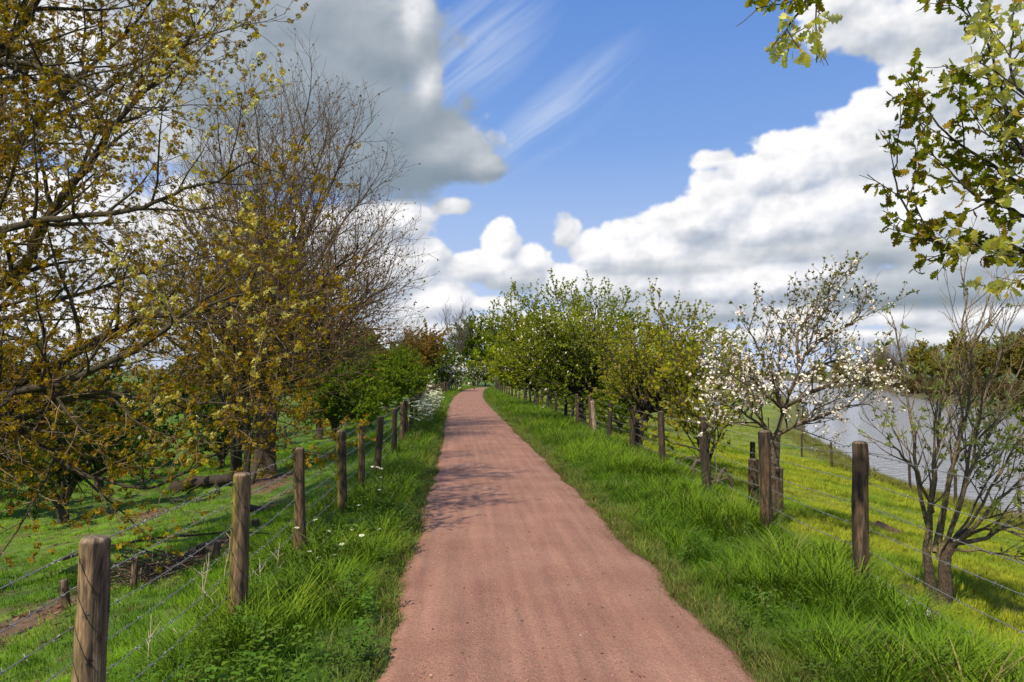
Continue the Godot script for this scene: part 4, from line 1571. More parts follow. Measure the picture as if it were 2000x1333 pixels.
# the many-stemmed shrub by the near fence post
func elder():
	rng.seed = 601
	var d := 6.9
	var x := 815.0 / F * d
	var foot := Vector3(x, ground(x, d) - 0.05, -d)
	var t := tree("elder_bush", foot, "many-stemmed half-bare bush with a split hollow base in the meadow grass", "bush")
	t.bark = Color(0.29, 0.225, 0.13)
	t.twig_color = Color(0.22, 0.17, 0.09)
	t.lv = [level(7.5, 0.55, 0.6, {"lenv": 0.5, "rmax": 0.011, "rmin": 0.004, "seg": 5, "trop": 0.3, "gnarl": 0.17, "t0": 0.3, "sides": 4}),
		level(10.0, 0.24, 0.6, {"rmax": 0.005, "rmin": 0.0028, "seg": 3, "trop": 0.3, "gnarl": 0.2, "sides": 3, "t0": 0.15}),
		level(7.0, 0.1, 0.6, {"rmax": 0.003, "rmin": 0.0022, "seg": 2, "sides": 3})]
	t.leaf_from = 1
	t.leaf_step = 0.12
	# hollow split base: two slabs of old wood
	var mid := at(1838, 1085, d)
	var stem_bark := t.bark
	t.bark = Color(0.13, 0.095, 0.065)
	trunk(t, curve([foot + Vector3(-0.06, 0, 0), foot + Vector3(-0.045, 0.16, 0.02), at(1812, 1080, d - 0.03)]), 0.065, 0.035, 10, 1.3, "old_stem")
	trunk(t, curve([foot + Vector3(0.05, 0, -0.02), foot + Vector3(0.09, 0.15, 0.0), mid + Vector3(0.04, 0, 0), at(1888, 1036, d)]), 0.07, 0.034, 10, 1.25, "old_stem")
	t.bark = stem_bark
	for q in [[[1812, 1085], [1820, 1000], [1828, 900], [1836, 820], [1850, 730], [1876, 650], [1888, 570], [1878, 520]],
			[[1808, 1110], [1814, 1040, 6.85], [1821, 940, 6.8], [1827, 860, 6.8], [1832, 780, 6.8]],
			[[1832, 1090], [1868, 1015, 6.8], [1898, 900, 6.7], [1920, 780, 6.6], [1955, 700, 6.5], [2010, 650, 6.4]],
			[[1840, 1095], [1900, 1020, 6.9], [1955, 920, 6.9], [2010, 830, 6.8], [2070, 760, 6.8]],
			[[1855, 1075], [1915, 1075, 6.8], [1975, 1090, 6.7], [2040, 1115, 6.6]],
			[[1860, 1060], [1930, 1050, 6.95], [2000, 1000, 7.0], [2070, 960, 7.0]],
			[[1826, 1080], [1850, 960, 7.1], [1876, 850, 7.2], [1884, 720, 7.3], [1925, 610, 7.3], [1950, 540, 7.3]],
			[[1818, 1050], [1795, 930, 6.9], [1782, 820, 6.95], [1765, 720, 7.0], [1750, 640, 7.0]],
			[[1822, 1000], [1790, 920, 6.6], [1755, 880, 6.5], [1735, 850, 6.4]],
			[[1845, 1080], [1885, 960, 7.2], [1905, 840, 7.4], [1945, 720, 7.5], [1990, 590, 7.6]],
			[[1850, 1080], [1910, 980, 7.2], [1970, 860, 7.4], [2030, 740, 7.5]],
			[[1858, 1070], [1930, 1000, 6.6], [1990, 940, 6.5], [2060, 900, 6.4]],
			[[1835, 1060], [1860, 920, 6.75], [1890, 800, 6.7], [1900, 680, 6.6], [1960, 600, 6.6]],
			[[1862, 1065], [1925, 1035, 6.7], [1985, 1040, 6.5], [2040, 1070, 6.4]],
			[[1848, 1075], [1895, 930, 6.9], [1960, 800, 7.0], [2000, 700, 7.0]]]:
		limb(t, knobbly(poly(q, d), 0.016), rnd(0.016, 0.027), 0.0045, 6, "stem")
	var keep := []
	for q in t.tips:
		var w := px_of(q[0])
		var chance := 0.10
		if w.y > 780.0 and w.x > 1880.0:
			chance = 0.9
		elif w.x < 1850.0 and w.y > 600.0:
			chance = 0.34
		elif w.y < 640.0:
			chance = 0.02
		if rng.randf() < chance:
			keep.append(q)
	dress(t, "leaf_cluster", [leaf_tuft(7, 1.0, 0.2, 1.0), leaf_tuft(6, 1.0, 0.22, 1.0)], keep, Vector2(0.032, 0.062), [Color(0.11, 0.15, 0.015), Color(0.15, 0.19, 0.02), Color(0.085, 0.12, 0.014)], M.leaf, 200, 0.2, 0.6)


# the oak whose trunk stands outside the picture
func leaning_oak():
	rng.seed = 701
	var d := 4.6
	var fx := 6.2
	var foot := Vector3(fx, ground(fx, d) - 0.1, -d)
	var t := tree("oak_tree", foot, "oak branches with fresh lobed olive leaves hanging in against the clouds", "tree")
	t.bark = Color(0.085, 0.07, 0.055)
	t.twig_color = Color(0.09, 0.065, 0.045)
	t.lv = [level(9.0, 0.42, 0.65, {"lenv": 0.5, "rmax": 0.008, "rmin": 0.004, "seg": 4, "trop": 0.1, "gnarl": 0.18, "t0": 0.45, "sides": 5, "rtip": 0.003}),
		level(10.0, 0.17, 0.7, {"rmax": 0.004, "rmin": 0.0028, "seg": 3, "trop": 0.1, "gnarl": 0.2, "sides": 4, "t0": 0.2})]
	t.leaf_from = 0
	t.leaf_step = 0.07
	trunk(t, curve([foot, foot + Vector3(0, 1.5, 0), foot + Vector3(-0.1, 3.2, 0), foot + Vector3(0.05, 5.2, 0.1), foot + Vector3(0, 7.5, 0)]), 0.26, 0.07)
	for q in [[[3000, 300, 4.6], [2500, 560, 4.8], [2200, 560, 5.0], [2000, 489, 5.0], [1934, 473, 5.0], [1879, 487, 5.0], [1820, 470, 5.0], [1778, 420, 4.95], [1749, 357, 4.9], [1753, 302, 4.9]],
			[[3000, 200, 4.6], [2450, 420, 4.9], [2150, 420, 5.1], [2000, 362, 5.2], [1917, 307, 5.2], [1862, 269, 5.2], [1820, 227, 5.2], [1766, 151, 5.2]],
			[[3000, 120, 4.6], [2400, 350, 4.6], [2120, 400, 4.6], [1988, 286, 4.6], [1963, 214, 4.6], [1950, 155, 4.6], [1929, 88, 4.6], [1887, 13, 4.6]],
			[[3000, 260, 4.6], [2400, 460, 4.7], [2150, 480, 4.8], [2020, 430, 4.8], [1960, 400, 4.8], [1900, 380, 4.8], [1850, 330, 4.8], [1815, 300, 4.8]],
			[[3000, 100, 4.6], [2400, 200, 4.4], [2140, 240, 4.3], [2010, 190, 4.3], [1975, 120, 4.3], [1990, 40, 4.3]],
			[[3000, 340, 4.6], [2500, 520, 4.4], [2200, 560, 4.4], [2060, 520, 4.4], [1990, 505, 4.4], [1960, 500, 4.4]],
			[[3000, -200, 4.6], [2400, -380, 4.4], [2000, -330, 4.2], [1750, -200, 4.1], [1620, -70, 4.0], [1565, 15, 4.0], [1525, 75, 4.0]],
			[[3000, 0, 4.6], [2400, 120, 4.8], [2150, 200, 5.0], [2020, 240, 5.1], [1960, 270, 5.1], [1900, 250, 5.2]]]:
		limb(t, knobbly(poly(q, d), 0.01), 0.022, 0.004)
	var keep := []
	for q in t.tips:
		var w := px_of(q[0])
		if w.x < 1480.0 or (w.x < 1700.0 and (w.x > 1610.0 or w.y > 110.0)):
			continue
		if w.x > 1995.0 and rng.randf() < 0.5:
			continue
		for k in (5 if w.x < 1700.0 else (4 if w.x > 1860.0 else 3)):
			if rng.randf() < 0.85:
				keep.append([q[0] + rvec() * 0.02, q[1], q[2]])
	dress(t, "leaf", [oak_leaf(0.8), oak_leaf(1.7), oak_leaf(0.2), oak_leaf(-1.1), oak_leaf(1.2), oak_leaf(2.2)], keep, Vector2(0.055, 0.10), [Color(0.20, 0.225, 0.012), Color(0.26, 0.25, 0.015), Color(0.15, 0.185, 0.012), Color(0.28, 0.20, 0.025)], M.leaf, 300, 0.75, 0.5)


# dense bushes, made once per kind and copied
func bush_kind(called: String, seed_: int, hgt: float, wid: float, cols: Array, leaf_size: Vector2, r: float, dens: float, white := 0.0, stem := 0.25, twiggy := 1.0) -> Node3D:
	rng.seed = seed_
	var t := tree(called, Vector3.ZERO, "", "", "")
	t.bark = Color(0.10, 0.08, 0.06)
	t.twig_color = Color(0.11, 0.085, 0.06)
	t.lv = [level(3.0 * twiggy, wid * 0.42, 0.75, {"lenv": 0.5, "rmax": r * 0.3, "rmin": 0.02, "seg": 4, "trop": 0.25, "t0": 0.15, "gnarl": 0.2}),
		level(3.2 * twiggy, wid * 0.22, 0.8, {"rmax": 0.02, "rmin": 0.012, "rtip": 0.006, "seg": 3, "sides": 3, "gnarl": 0.25})]
	t.leaf_from = 0
	t.leaf_step = dens
	var top := Vector3(0, hgt * stem, 0)
	trunk(t, curve([Vector3(0, -0.2, 0), Vector3(0.05, hgt * stem * 0.5, 0), top]), r, r * 0.8, 9, 1.4)
	for k in 9:
		var a := TAU * k / 9.0 + rnd(-0.3, 0.3)
		var lift := rnd(0.25, 1.0)
		var reach := wid * 0.42 * sqrt(maxf(0.05, 1.0 - pow(lift * 0.95, 2.0))) * rnd(0.8, 1.15)
		var tip := Vector3(cos(a) * reach, hgt * lerpf(stem * 0.9, 0.92, lift), sin(a) * reach)
		limb(t, knobbly(curve([top * rnd(0.7, 1.0), top.lerp(tip, 0.5) + Vector3(0, 0.1 * hgt * lift, 0), tip]), 0.05), r * 0.5, 0.02, 5)
	var gr := []
	var fl := []
	for q in t.tips:
		if rng.randf() < white:
			fl.append(q)
		else:
			gr.append(q)
	dress(t, "leaf_cluster", [leaf_tuft(7, 1.0, 0.3, 1.0), leaf_tuft(6, 1.0, 0.34, 1.0)], gr, leaf_size, cols, M.leaf, 0, 0.1, 0.4)
	if fl:
		dress(t, "blossom", [blossom()], fl, Vector2(leaf_size.x * 1.1, leaf_size.y * 1.1), [Color(0.8, 0.79, 0.74)], M.petal, 0, 0.0, 0.3, "blossoms")
	return t.node


# spots: x, distance, scale, turn, label
func plant(proto: Node3D, spots: Array, category: String, group: String):
	var base := String(proto.name)
	for k in spots.size():
		var q: Array = spots[k]
		var o: Node3D = proto if k == 0 else proto.duplicate()
		if k:
			o.name = numbered(base)
			add_child(o)
		o.position = Vector3(q[0], ground(q[0], q[1]) - 0.05, -q[1])
		o.rotation.y = q[3]
		var s: float = q[2]
		o.scale = Vector3(s, s * (q[5] if q.size() > 5 else 1.0), s)
		tag(o, q[4], category, group)


func backdrop_trees():
	var green := [Color(0.15, 0.225, 0.014), Color(0.20, 0.28, 0.02), Color(0.11, 0.175, 0.014)]
	var deep := [Color(0.065, 0.12, 0.014), Color(0.10, 0.165, 0.015), Color(0.05, 0.09, 0.012)]
	var rust := [Color(0.27, 0.165, 0.04), Color(0.23, 0.145, 0.05), Color(0.29, 0.205, 0.035)]
	var olive := [Color(0.31, 0.275, 0.045), Color(0.25, 0.25, 0.04), Color(0.34, 0.285, 0.045)]
	var g := "trees and bushes along the slope"
	var haw := bush_kind("hawthorn_tree", 811, 4.6, 5.0, green, Vector2(0.09, 0.17), 0.16, 0.10, 0.0, 0.22)
	plant(haw, [[-8.3, 33.0, 1.0, 0.0, "bright green leafy tree beside the fence behind the bare tree"], [-6.9, 30.0, 0.62, 2.0, "low green bush spreading at the fence under the leafy tree"], [-9.0, 42.0, 1.0, 1.0, "green bushy tree farther along the fence on the slope", 0.9], [-9.5, 58.0, 1.1, 3.0, "green bush behind the fence before the bend", 0.8], [-1.5, 104.0, 1.5, 4.0, "green trees closing the view at the end of the path"], [3.5, 101.0, 1.4, 5.0, "green tree past the bend behind the meadow fence"], [3.0, 62.0, 1.1, 2.5, "green tree over the far end of the meadow fence"], [0.9, 52.0, 0.8, 0.7, "low leafy bush pressed to the meadow fence before the bend"], [-12.0, 100.0, 1.5, 2.2, "green tree beyond the bend at the end of the left fence"], [-5.5, 110.0, 1.9, 1.2, "tall green tree straight beyond the bend"], [0.5, 112.0, 2.0, 3.3, "tall green tree behind the walker at the bend"], [5.5, 110.0, 1.9, 0.3, "large green tree behind the far end of the meadow fence"], [-9.5, 92.0, 1.3, 5.2, "green tree over the far end of the slope fence"], [-7.6, 47.0, 0.72, 4.4, "leafy bush pressed against the slope fence halfway to the bend"], [-7.9, 54.0, 0.8, 3.1, "leafy bush by the slope fence before the white-flowering one"], [-9.5, 66.0, 1.0, 2.4, "green tree between the russet ones near the bend"], [-9.8, 80.0, 1.1, 1.9, "green tree just before the bend above the fence"], [3.4, 31.0, 0.5, 1.1, "low dark tangle behind the meadow fence under the fruit trees"], [2.9, 36.5, 0.5, 2.7, "second low tangle behind the meadow fence under the fruit trees"], [2.2, 44.0, 0.6, 0.2, "low tangle behind the farther meadow fence posts"], [3.6, 25.5, 0.42, 5.0, "low leafy tangle around the fruit tree trunk"]], "tree", g)
	var brown := bush_kind("beech_tree", 812, 7.5, 6.0, rust, Vector2(0.10, 0.19), 0.2, 0.16, 0.0, 0.22)
	plant(brown, [[-10.5, 50.0, 0.9, 0.0, "russet-leaved tree rising behind the green bushes on the slope"], [-9.0, 72.0, 1.0, 1.3, "russet tree near the bend of the path"], [-14.0, 62.0, 1.0, 2.6, "russet tree in the second row above the slope"], [-14.5, 38.0, 0.75, 0.4, "pinkish brown budding tree behind the stout trunk"], [-18.0, 90.0, 1.2, 3.6, "tall russet tree far behind the slope"]], "tree", g)
	var dark := bush_kind("holly_bush", 813, 2.9, 3.0, deep, Vector2(0.07, 0.13), 0.12, 0.07, 0.015, 0.12)
	plant(dark, [[-9.6, 16.5, 1.0, 0.0, "dark evergreen bush under the spreading branches"], [-11.8, 22.0, 1.1, 1.4, "dark green bush at the foot of the slope behind the fallen log"], [-13.5, 27.0, 1.3, 2.9, "dark bush in the hedge at the back of the slope"], [-11.5, 31.0, 1.1, 4.0, "shaded green bush beside the low fence"], [-8.6, 37.0, 0.9, 5.0, "dark bush below the bright green tree"], [-19.0, 30.0, 1.5, 0.5, "broad dark bush at the far left of the slope hedge"], [-12.6, 17.5, 1.1, 3.3, "dark bush beside the evergreen bush on the slope"], [-15.0, 20.5, 1.2, 1.9, "wide dark bush behind the evergreen bushes"], [-9.2, 24.5, 0.8, 5.6, "low dark bush behind the flared trunk"], [-16.5, 25.0, 1.3, 4.6, "dark bush in the back hedge beside the field"], [-3.6, 104.0, 1.0, 2.1, "dark bush closing the gap straight beyond the bend"], [0.4, 104.5, 1.0, 0.9, "dark bush behind the walker beyond the bend"]], "bush", g)
	var may := bush_kind("hawthorn_bush", 814, 3.4, 3.6, green, Vector2(0.09, 0.16), 0.12, 0.11, 0.22, 0.15)
	plant(may, [[-6.3, 74.0, 1.1, 0.0, "hawthorn bush in white flower at the bend of the path"], [-7.8, 63.0, 0.8, 2.0, "smaller white-flowering bush behind the fence before the bend"], [-4.4, 100.0, 1.1, 3.0, "white-flecked bush closing the path's end"]], "bush", g)
	var bare := bare_tree("birch_tree", 815, 9.0)
	plant(bare, [[-7.6, 105.0, 1.25, 0.0, "slender bare tree against the sky above the path's end"], [-10.5, 78.0, 0.9, 2.0, "bare grey tree behind the russet tree"], [2.4, 76.0, 0.75, 4.0, "bare twiggy tree rising behind the leafy fruit trees"], [5.5, 68.0, 0.75, 1.0, "second bare tree rising behind the leafy fruit trees"], [-16.0, 46.0, 1.0, 3.0, "bare tree in the second row above the slope"]], "tree", g)
	# hedge line far left
	var spots := []
	rng.seed = 821
	for k in 12:
		spots.append([-24.0 - k * 7.0 + rnd(-2, 2), 62.0 + rnd(-8, 14), rnd(1.0, 1.5), rnd(0, 6), "round green tree of the field hedge beyond the slope"])
	var hedge := bush_kind("hedge_tree", 816, 4.4, 5.2, deep, Vector2(0.16, 0.28), 0.16, 0.16, 0.0, 0.15)
	plant(hedge, spots, "tree", "trees of the field hedge")
	# across the water
	var fg := "trees on the far river bank"
	var pop := bush_kind("poplar_tree", 817, 13.0, 6.0, olive, Vector2(0.28, 0.5), 0.3, 0.32, 0.0, 0.12, 0.8)
	spots = []
	for q in [[1795, 205, 0.95], [1822, 215, 0.85], [1722, 260, 0.9], [1690, 270, 0.75], [1640, 330, 1.0], [1600, 350, 0.95], [1872, 190, 0.95], [1455, 330, 0.8], [1435, 320, 0.95], [1470, 360, 0.75], [1910, 175, 0.9]]:
		spots.append([(q[0] - 1000.0) / F * q[1], q[1], q[2], rnd(0, 6), "olive spring-green tree in the row on the far river bank", rnd(0.9, 1.15)])
	plant(pop, spots, "tree", fg)
	var redd := bush_kind("willow_tree", 818, 10.0, 9.0, [Color(0.24, 0.20, 0.05), Color(0.21, 0.20, 0.045), Color(0.27, 0.23, 0.045)], Vector2(0.25, 0.45), 0.3, 0.26, 0.0, 0.12, 0.8)
	spots = []
	for q in [[1990, 135, 0.85], [1935, 150, 0.68], [2040, 120, 0.85], [1890, 170, 0.66], [1745, 240, 0.7], [1840, 180, 0.5]]:
		spots.append([(q[0] - 1000.0) / F * q[1], q[1], q[2], rnd(0, 6), "broad russet-green tree on the far river bank", rnd(0.9, 1.1)])
	plant(redd, spots, "tree", fg)
	var bf := bare_tree("ash_tree", 819, 13.0)
	spots = []
	for q in [[1768, 225, 0.95], [1745, 235, 1.05], [1700, 255, 1.1], [1725, 245, 1.0], [1850, 195, 0.7]]:
		spots.append([(q[0] - 1000.0) / F * q[1], q[1], q[2], rnd(0, 6), "bare grey tree among the green ones on the far river bank"])
	plant(bf, spots, "tree", fg)
	var low := bush_kind("bramble_bush", 820, 1.7, 3.6, [Color(0.15, 0.095, 0.05), Color(0.12, 0.085, 0.045), Color(0.12, 0.13, 0.03)], Vector2(0.14, 0.26), 0.1, 0.16, 0.0, 0.12)
	spots = []
	for k in 34:
		var dd := lerpf(92.0, 330.0, pow(k / 33.0, 1.3))
		spots.append([look(t_fb, dd) + rnd(1.5, 6.0), dd, rnd(0.8, 1.5), rnd(0, 6), "brown bramble mound on the far bank above the water"])
	plant(low, spots, "bush", "brambles on the far bank")


func bare_tree(called: String, seed_: int, hgt: float) -> Node3D:
	rng.seed = seed_
	var t := tree(called, Vector3.ZERO, "", "", "")
	t.bark = Color(0.16, 0.14, 0.12)
	t.twig_color = Color(0.13, 0.11, 0.095)
	t.lv = [level(1.9, hgt * 0.26, 0.6, {"lenv": 0.4, "rmax": 0.05, "rmin": 0.025, "seg": 5, "trop": 0.5, "t0": 0.12, "fall": 0.5}),
		level(2.6, hgt * 0.11, 0.6, {"rmax": 0.025, "rmin": 0.014, "rtip": 0.008, "seg": 3, "trop": 0.4, "sides": 3}),
		level(3.0, hgt * 0.06, 0.6, {"rmax": 0.014, "rmin": 0.009, "rtip": 0.007, "seg": 2, "trop": 0.3, "sides": 3})]
	t.leaf_from = 9
	trunk(t, curve([Vector3(0, -0.2, 0), Vector3(0.05, hgt * 0.15, 0), Vector3(0, hgt * 0.3, 0)]), hgt * 0.016, hgt * 0.012, 8, 1.3)
	for k in 6:
		var a := TAU * k / 5.0
		var o := Vector3(cos(a), 0, sin(a)) * (0.0 if k == 5 else hgt * 0.17)
		limb(t, knobbly(curve([Vector3(0, hgt * rnd(0.2, 0.3), 0), o * 0.4 + Vector3(0, hgt * 0.5, 0), o * 0.8 + Vector3(0, hgt * 0.75, 0), o + Vector3(0, hgt * rnd(0.85, 0.97), 0)]), 0.06), hgt * 0.009, 0.012, 5)
	part("twigs", t.twigs, M.twig, t.node, "stuff")
	return t.node


# ---------------------------------------------------------------- flowers and small things
func umbel_shape(s: Shape, c: Vector3, up: Vector3, r: float, n: int, tint: Color):
	var x := up.cross(Vector3(0.3, 0.1, 1).normalized()).normalized()
	var z := up.cross(x)
	for k in n:
		var a := 2.4 * k
		var q := r * sqrt((k + 0.5) / n)
		var p := c + (x * cos(a) + z * sin(a)) * q + up * (0.25 * r * (1.0 - q * q / (r * r)) + rnd(-0.1, 0.1) * r)
		var b := s.v.size()
		var fr := r * rnd(0.2, 0.34)
		var f := rnd(0.85, 1.05)
		var col := Color(tint.r * f, tint.g * f, tint.b * f)
		var nn := (up + rvec() * 0.4).normalized()
		var ex := nn.cross(x).normalized()
		var ez := nn.cross(ex)
		s.vert(p, nn, col)
		for j in 5:
			var th := TAU * j / 5.0
			s.vert(p + (ex * cos(th) + ez * sin(th)) * fr, nn, col)
		for j in 5:
			s.tri(b, b + 1 + j, b + 1 + (j + 1) % 5)


func cow_parsley(x: float, d: float, hgt: float, heads: int, lush: bool, label: String):
	var foot := Vector3(x, ground(x, d) - 0.03, -d)
	var o := thing("cow_parsley", foot, label, "flower", "cow parsley on the left verge")
	var st := Shape.new()
	var green := Color(0.13, 0.19, 0.04)
	var lean := Vector3(rnd(-0.22, 0.22), 0, rnd(-0.15, 0.15))
	var main := curve([foot, foot + Vector3(0, hgt * 0.4, 0) + lean * hgt * 0.3, foot + Vector3(0, hgt * 0.72, 0) + lean * hgt * 0.8], 3)
	st.tube(main, tapers(main.size(), 0.005, 0.003), 5, green)
	for k in heads:
		var f := rnd(0.45, 1.0)
		var from := main[int(f * (main.size() - 1))]
		var a := rnd(0, TAU)
		var top := from + Vector3(cos(a) * rnd(0.03, 0.2), hgt * rnd(0.12, 0.32), sin(a) * rnd(0.03, 0.2))
		var arm := curve([from, from.lerp(top, 0.5) + Vector3(cos(a), 0, sin(a)) * 0.03, top], 2)
		st.tube(arm, tapers(arm.size(), 0.003, 0.002), 4, green)
		var um := Shape.new()
		var up := (Vector3.UP + rvec() * 0.35).normalized()
		var r := rnd(0.035, 0.06) if lush else rnd(0.014, 0.026)
		for j in 7:
			var e := top + (Vector3(cos(j * 0.9), 0.9, sin(j * 0.9))).normalized() * r * 0.9
			st.tube(PackedVector3Array([top - up * r * 0.6, e]), PackedFloat32Array([0.001, 0.0008]), 3, green)
		umbel_shape(um, top, up, r, 26 if lush else 18, Color(0.78, 0.80, 0.62))
		part("umbel", um, M.petal, o)
	part("stem", st, M.grass, o)
	var lf := Shape.new()
	for k in 12 if lush else 5:
		var a := rnd(0, TAU)
		var p := foot + Vector3(cos(a) * 0.03, hgt * rnd(0.08, 0.5), sin(a) * 0.03)
		var dir := Vector3(cos(a), 0.35, sin(a)).normalized()
		for j in 6:
			p += dir * 0.035
			dir = (dir - Vector3(0, 0.12, 0)).normalized()
			for sgn in [-1.0, 1.0]:
				leaf_simple(lf, p, (dir * 0.6 + Vector3(-sin(a), 0.1, cos(a)) * sgn).normalized(), 0.05 * (1.0 - j * 0.1), 0.011)
	for k in lf.c.size():
		lf.c[k] = Color(0.10, 0.17, 0.025)
	part("leaves", lf, M.grass, o, "stuff")


func flowers():
	rng.seed = 901
	for k in 38:
		var d := 20.5 + k * 0.45
		var l := look(t_path, d) - HALF
		var f := look(t_lf, d)
		cow_parsley(lerpf(f + 0.2, l - 0.3, rng.randf()), d, rnd(0.95, 1.3), 16, true, "bushy cow parsley in full white flower in the crowd by the fence")
	for q in [[-1.72, 6.9, 0.5], [-1.55, 6.5, 0.42], [-1.5, 7.7, 0.6], [-1.45, 7.0, 0.5], [-1.62, 9.4, 0.55], [-1.75, 10.2, 0.6], [-1.65, 12.6, 0.65], [-1.85, 14.5, 0.8]]:
		cow_parsley(q[0], q[1], q[2], 3, false, "single thin cow parsley with few small white heads in the verge grass")
	for q in [[-2.45, 88.0, 0.8], [-2.1, 86.0, 0.8]]:
		cow_parsley(q[0], q[1], q[2], 6, true, "far cow parsley at the inside of the path's bend")


func stick(s: Shape, a: Vector3, b: Vector3, r: float, col: Color, bend := 0.05):
	var m := a.lerp(b, 0.5) + rvec() * a.distance_to(b) * bend
	s.tube(curve([a, m, b], 2), tapers(5, r, r * 0.5), 5, col)


func on_ground(x: float, d: float, up := 0.0) -> Vector3:
	return Vector3(x, ground(x, d) + up, -d)


func dead_wood():
	rng.seed = 911
	# fallen log under the thin stems
	var lg := Shape.new()
	var a := on_ground(-9.0, 20.6, 0.10)
	var b := on_ground(-6.9, 19.0, 0.22)
	lg.tube(knobbly(curve([a, a.lerp(b, 0.33) + Vector3(0, 0.08, 0), a.lerp(b, 0.66) + Vector3(0, 0.05, 0), b], 4), 0.03), tapers(13, 0.17, 0.12), 10, Color(0.075, 0.055, 0.04))
	var log_ := thing("fallen_log", a, "dark fallen log lying below the stout trunk", "log")
	part("bole", lg, M.bark, log_)
	for q in [[-8.3, 20.2, -8.5, 19.3, 0.05], [-7.8, 19.8, -8.0, 19.0, 0.04], [-7.4, 19.4, -7.0, 18.4, 0.05]]:
		var s := Shape.new()
		stick(s, on_ground(q[0], q[1], 0.2), on_ground(q[2], q[3], 0.02), q[4], Color(0.085, 0.06, 0.045))
		part("branch", s, M.bark, log_)
	# torn limb just below the second post
	var tl := Shape.new()
	var p0 := at(490, 960, 13.0)
	tl.tube(knobbly(curve([on_ground(p0.x - 0.15, 13.2, 0.12), on_ground(p0.x, 13.0, 0.1), on_ground(p0.x + 0.35, 12.9, 0.05)], 3), 0.03), tapers(7, 0.08, 0.05), 8, Color(0.08, 0.06, 0.045))
	tag(part("broken_branch", tl, M.bark, self), "short dark broken branch on the bare strip below the fence", "branch")
	# heap of cut twigs
	var hp := on_ground(-4.15, 9.0)
	var heap := thing("brush_pile", hp, "tangled heap of dry twigs on the bare strip behind the nearest posts", "brush pile")
	for k in 90:
		var s := Shape.new()
		var an := rnd(0, TAU)
		var ln := rnd(0.12, 0.5)
		var c := hp + Vector3(rnd(-0.42, 0.35), rnd(0.02, 0.26) * rnd(0.3, 1.0), rnd(-0.35, 0.35))
		var dir := Vector3(cos(an), rnd(-0.5, 0.5), sin(an)).normalized() * ln
		stick(s, c - dir, c + dir, rnd(0.004, 0.012), [Color(0.2, 0.13, 0.085), Color(0.3, 0.2, 0.14), Color(0.13, 0.09, 0.06), Color(0.4, 0.29, 0.2)][k % 4], 0.08)
		part("stick", s, M.bark, heap)
	# long bare branch lying over it
	var lb := Shape.new()
	lb.tube(knobbly(curve([hp + Vector3(-1.0, 0.22, 0.1), hp + Vector3(-0.2, 0.42, 0), hp + Vector3(0.7, 0.46, -0.2), hp + Vector3(1.2, 0.36, -0.6)], 3), 0.015), tapers(10, 0.018, 0.008), 6, Color(0.10, 0.07, 0.05))
	tag(part("long_branch", lb, M.bark, self), "long thin dark branch laid across the twig heap", "branch")
	# old stubs
	for q in [[142, 1140, 8.2, 0.36, 0.045, "short rotten stub beside the worn earth strip", PALE.lerp(DARK, 0.4)], [425, 1090, 9.3, 0.26, 0.04, "pale splintered stub leaning by the twig heap", Color(0.33, 0.22, 0.15)], [402, 1100, 9.8, 0.17, 0.055, "dark rotten stub behind the splintered one", BROWN], [505, 1055, 11.2, 0.14, 0.055, "low crumbling stub seen past the second post", BROWN], [268, 1150, 8.4, 0.42, 0.035, "pinkish stripped stub in front of the twig heap", Color(0.36, 0.24, 0.18)]]:
		var x: float = (q[0] - 1000.0) / F * q[2]
		var ft := on_ground(x, q[2], -0.05)
		var o := part("wooden_stub", post_shape(ft, ft + Vector3(rnd(-0.05, 0.05), q[3], rnd(-0.04, 0.04)), q[4], q[6], 0.0, 0.1, q[0] * 0.01, 6, 9), M.wood, self)
		tag(o, q[5], "stump", "old stubs on the slope")
	# dry stalks by the left fence
	for q in [[392, 1180, 408, 1080, 6.2], [392, 1100, 400, 1180, 6.4], [437, 1040, 452, 1100, 7.5], [508, 1180, 506, 1090, 6.4], [290, 1290, 296, 1200, 5.0], [345, 1290, 352, 1230, 5.4], [445, 1150, 395, 1220, 6.0], [540, 1150, 545, 1060, 7.0]]:
		var s := Shape.new()
		var pa := at(q[0], q[1], q[4])
		var ft := on_ground(pa.x, q[4])
		var hi := at(q[2], minf(q[1], q[3]), q[4])
		s.tube(knobbly(curve([ft, ft.lerp(hi, 0.5), hi], 3), 0.008), tapers(7, 0.006, 0.003), 5, Color(0.42, 0.33, 0.25))
		for k in 3:
			var f := rnd(0.4, 0.9)
			var c := ft.lerp(hi, f)
			stick(s, c, c + Vector3(rnd(-0.08, 0.08), rnd(0.03, 0.1), rnd(-0.05, 0.05)), 0.003, Color(0.45, 0.36, 0.27))
		tag(part("dry_stalk", s, M.twig, self), "pale dry forked stalk standing at the fence on the slope", "stalk", "dry stalks by the slope fence")
	# two stakes by the blossom tree and the crooked deadwood farther on
	for q in [[1518, 10.06, 0.78, 0.05, "short brown stake right beside the blossoming tree's trunk"], [1468, 11.5, 0.72, 0.075, "thick black stake behind the tall fence post by the blossoming tree"], [1467, 15.0, 0.9, 0.05, "grey stake standing alone farther out in the meadow"]]:
		var x: float = (q[0] - 1000.0) / F * q[1]
		var ft := on_ground(x, q[1], -0.1)
		var o := part("wooden_stake", post_shape(ft, ft + Vector3(0.01, q[2] + 0.1, 0), q[3], BROWN.lerp(DARK, 0.3), 0.0, 0.15, q[0] * 0.013, 10, 12), M.wood, self)
		tag(o, q[4], "stake", "stakes in the meadow")
	var dw := thing("dead_branch", on_ground(3.75, 13.0), "grey crooked dead branches lying in the meadow behind the fence", "branch")
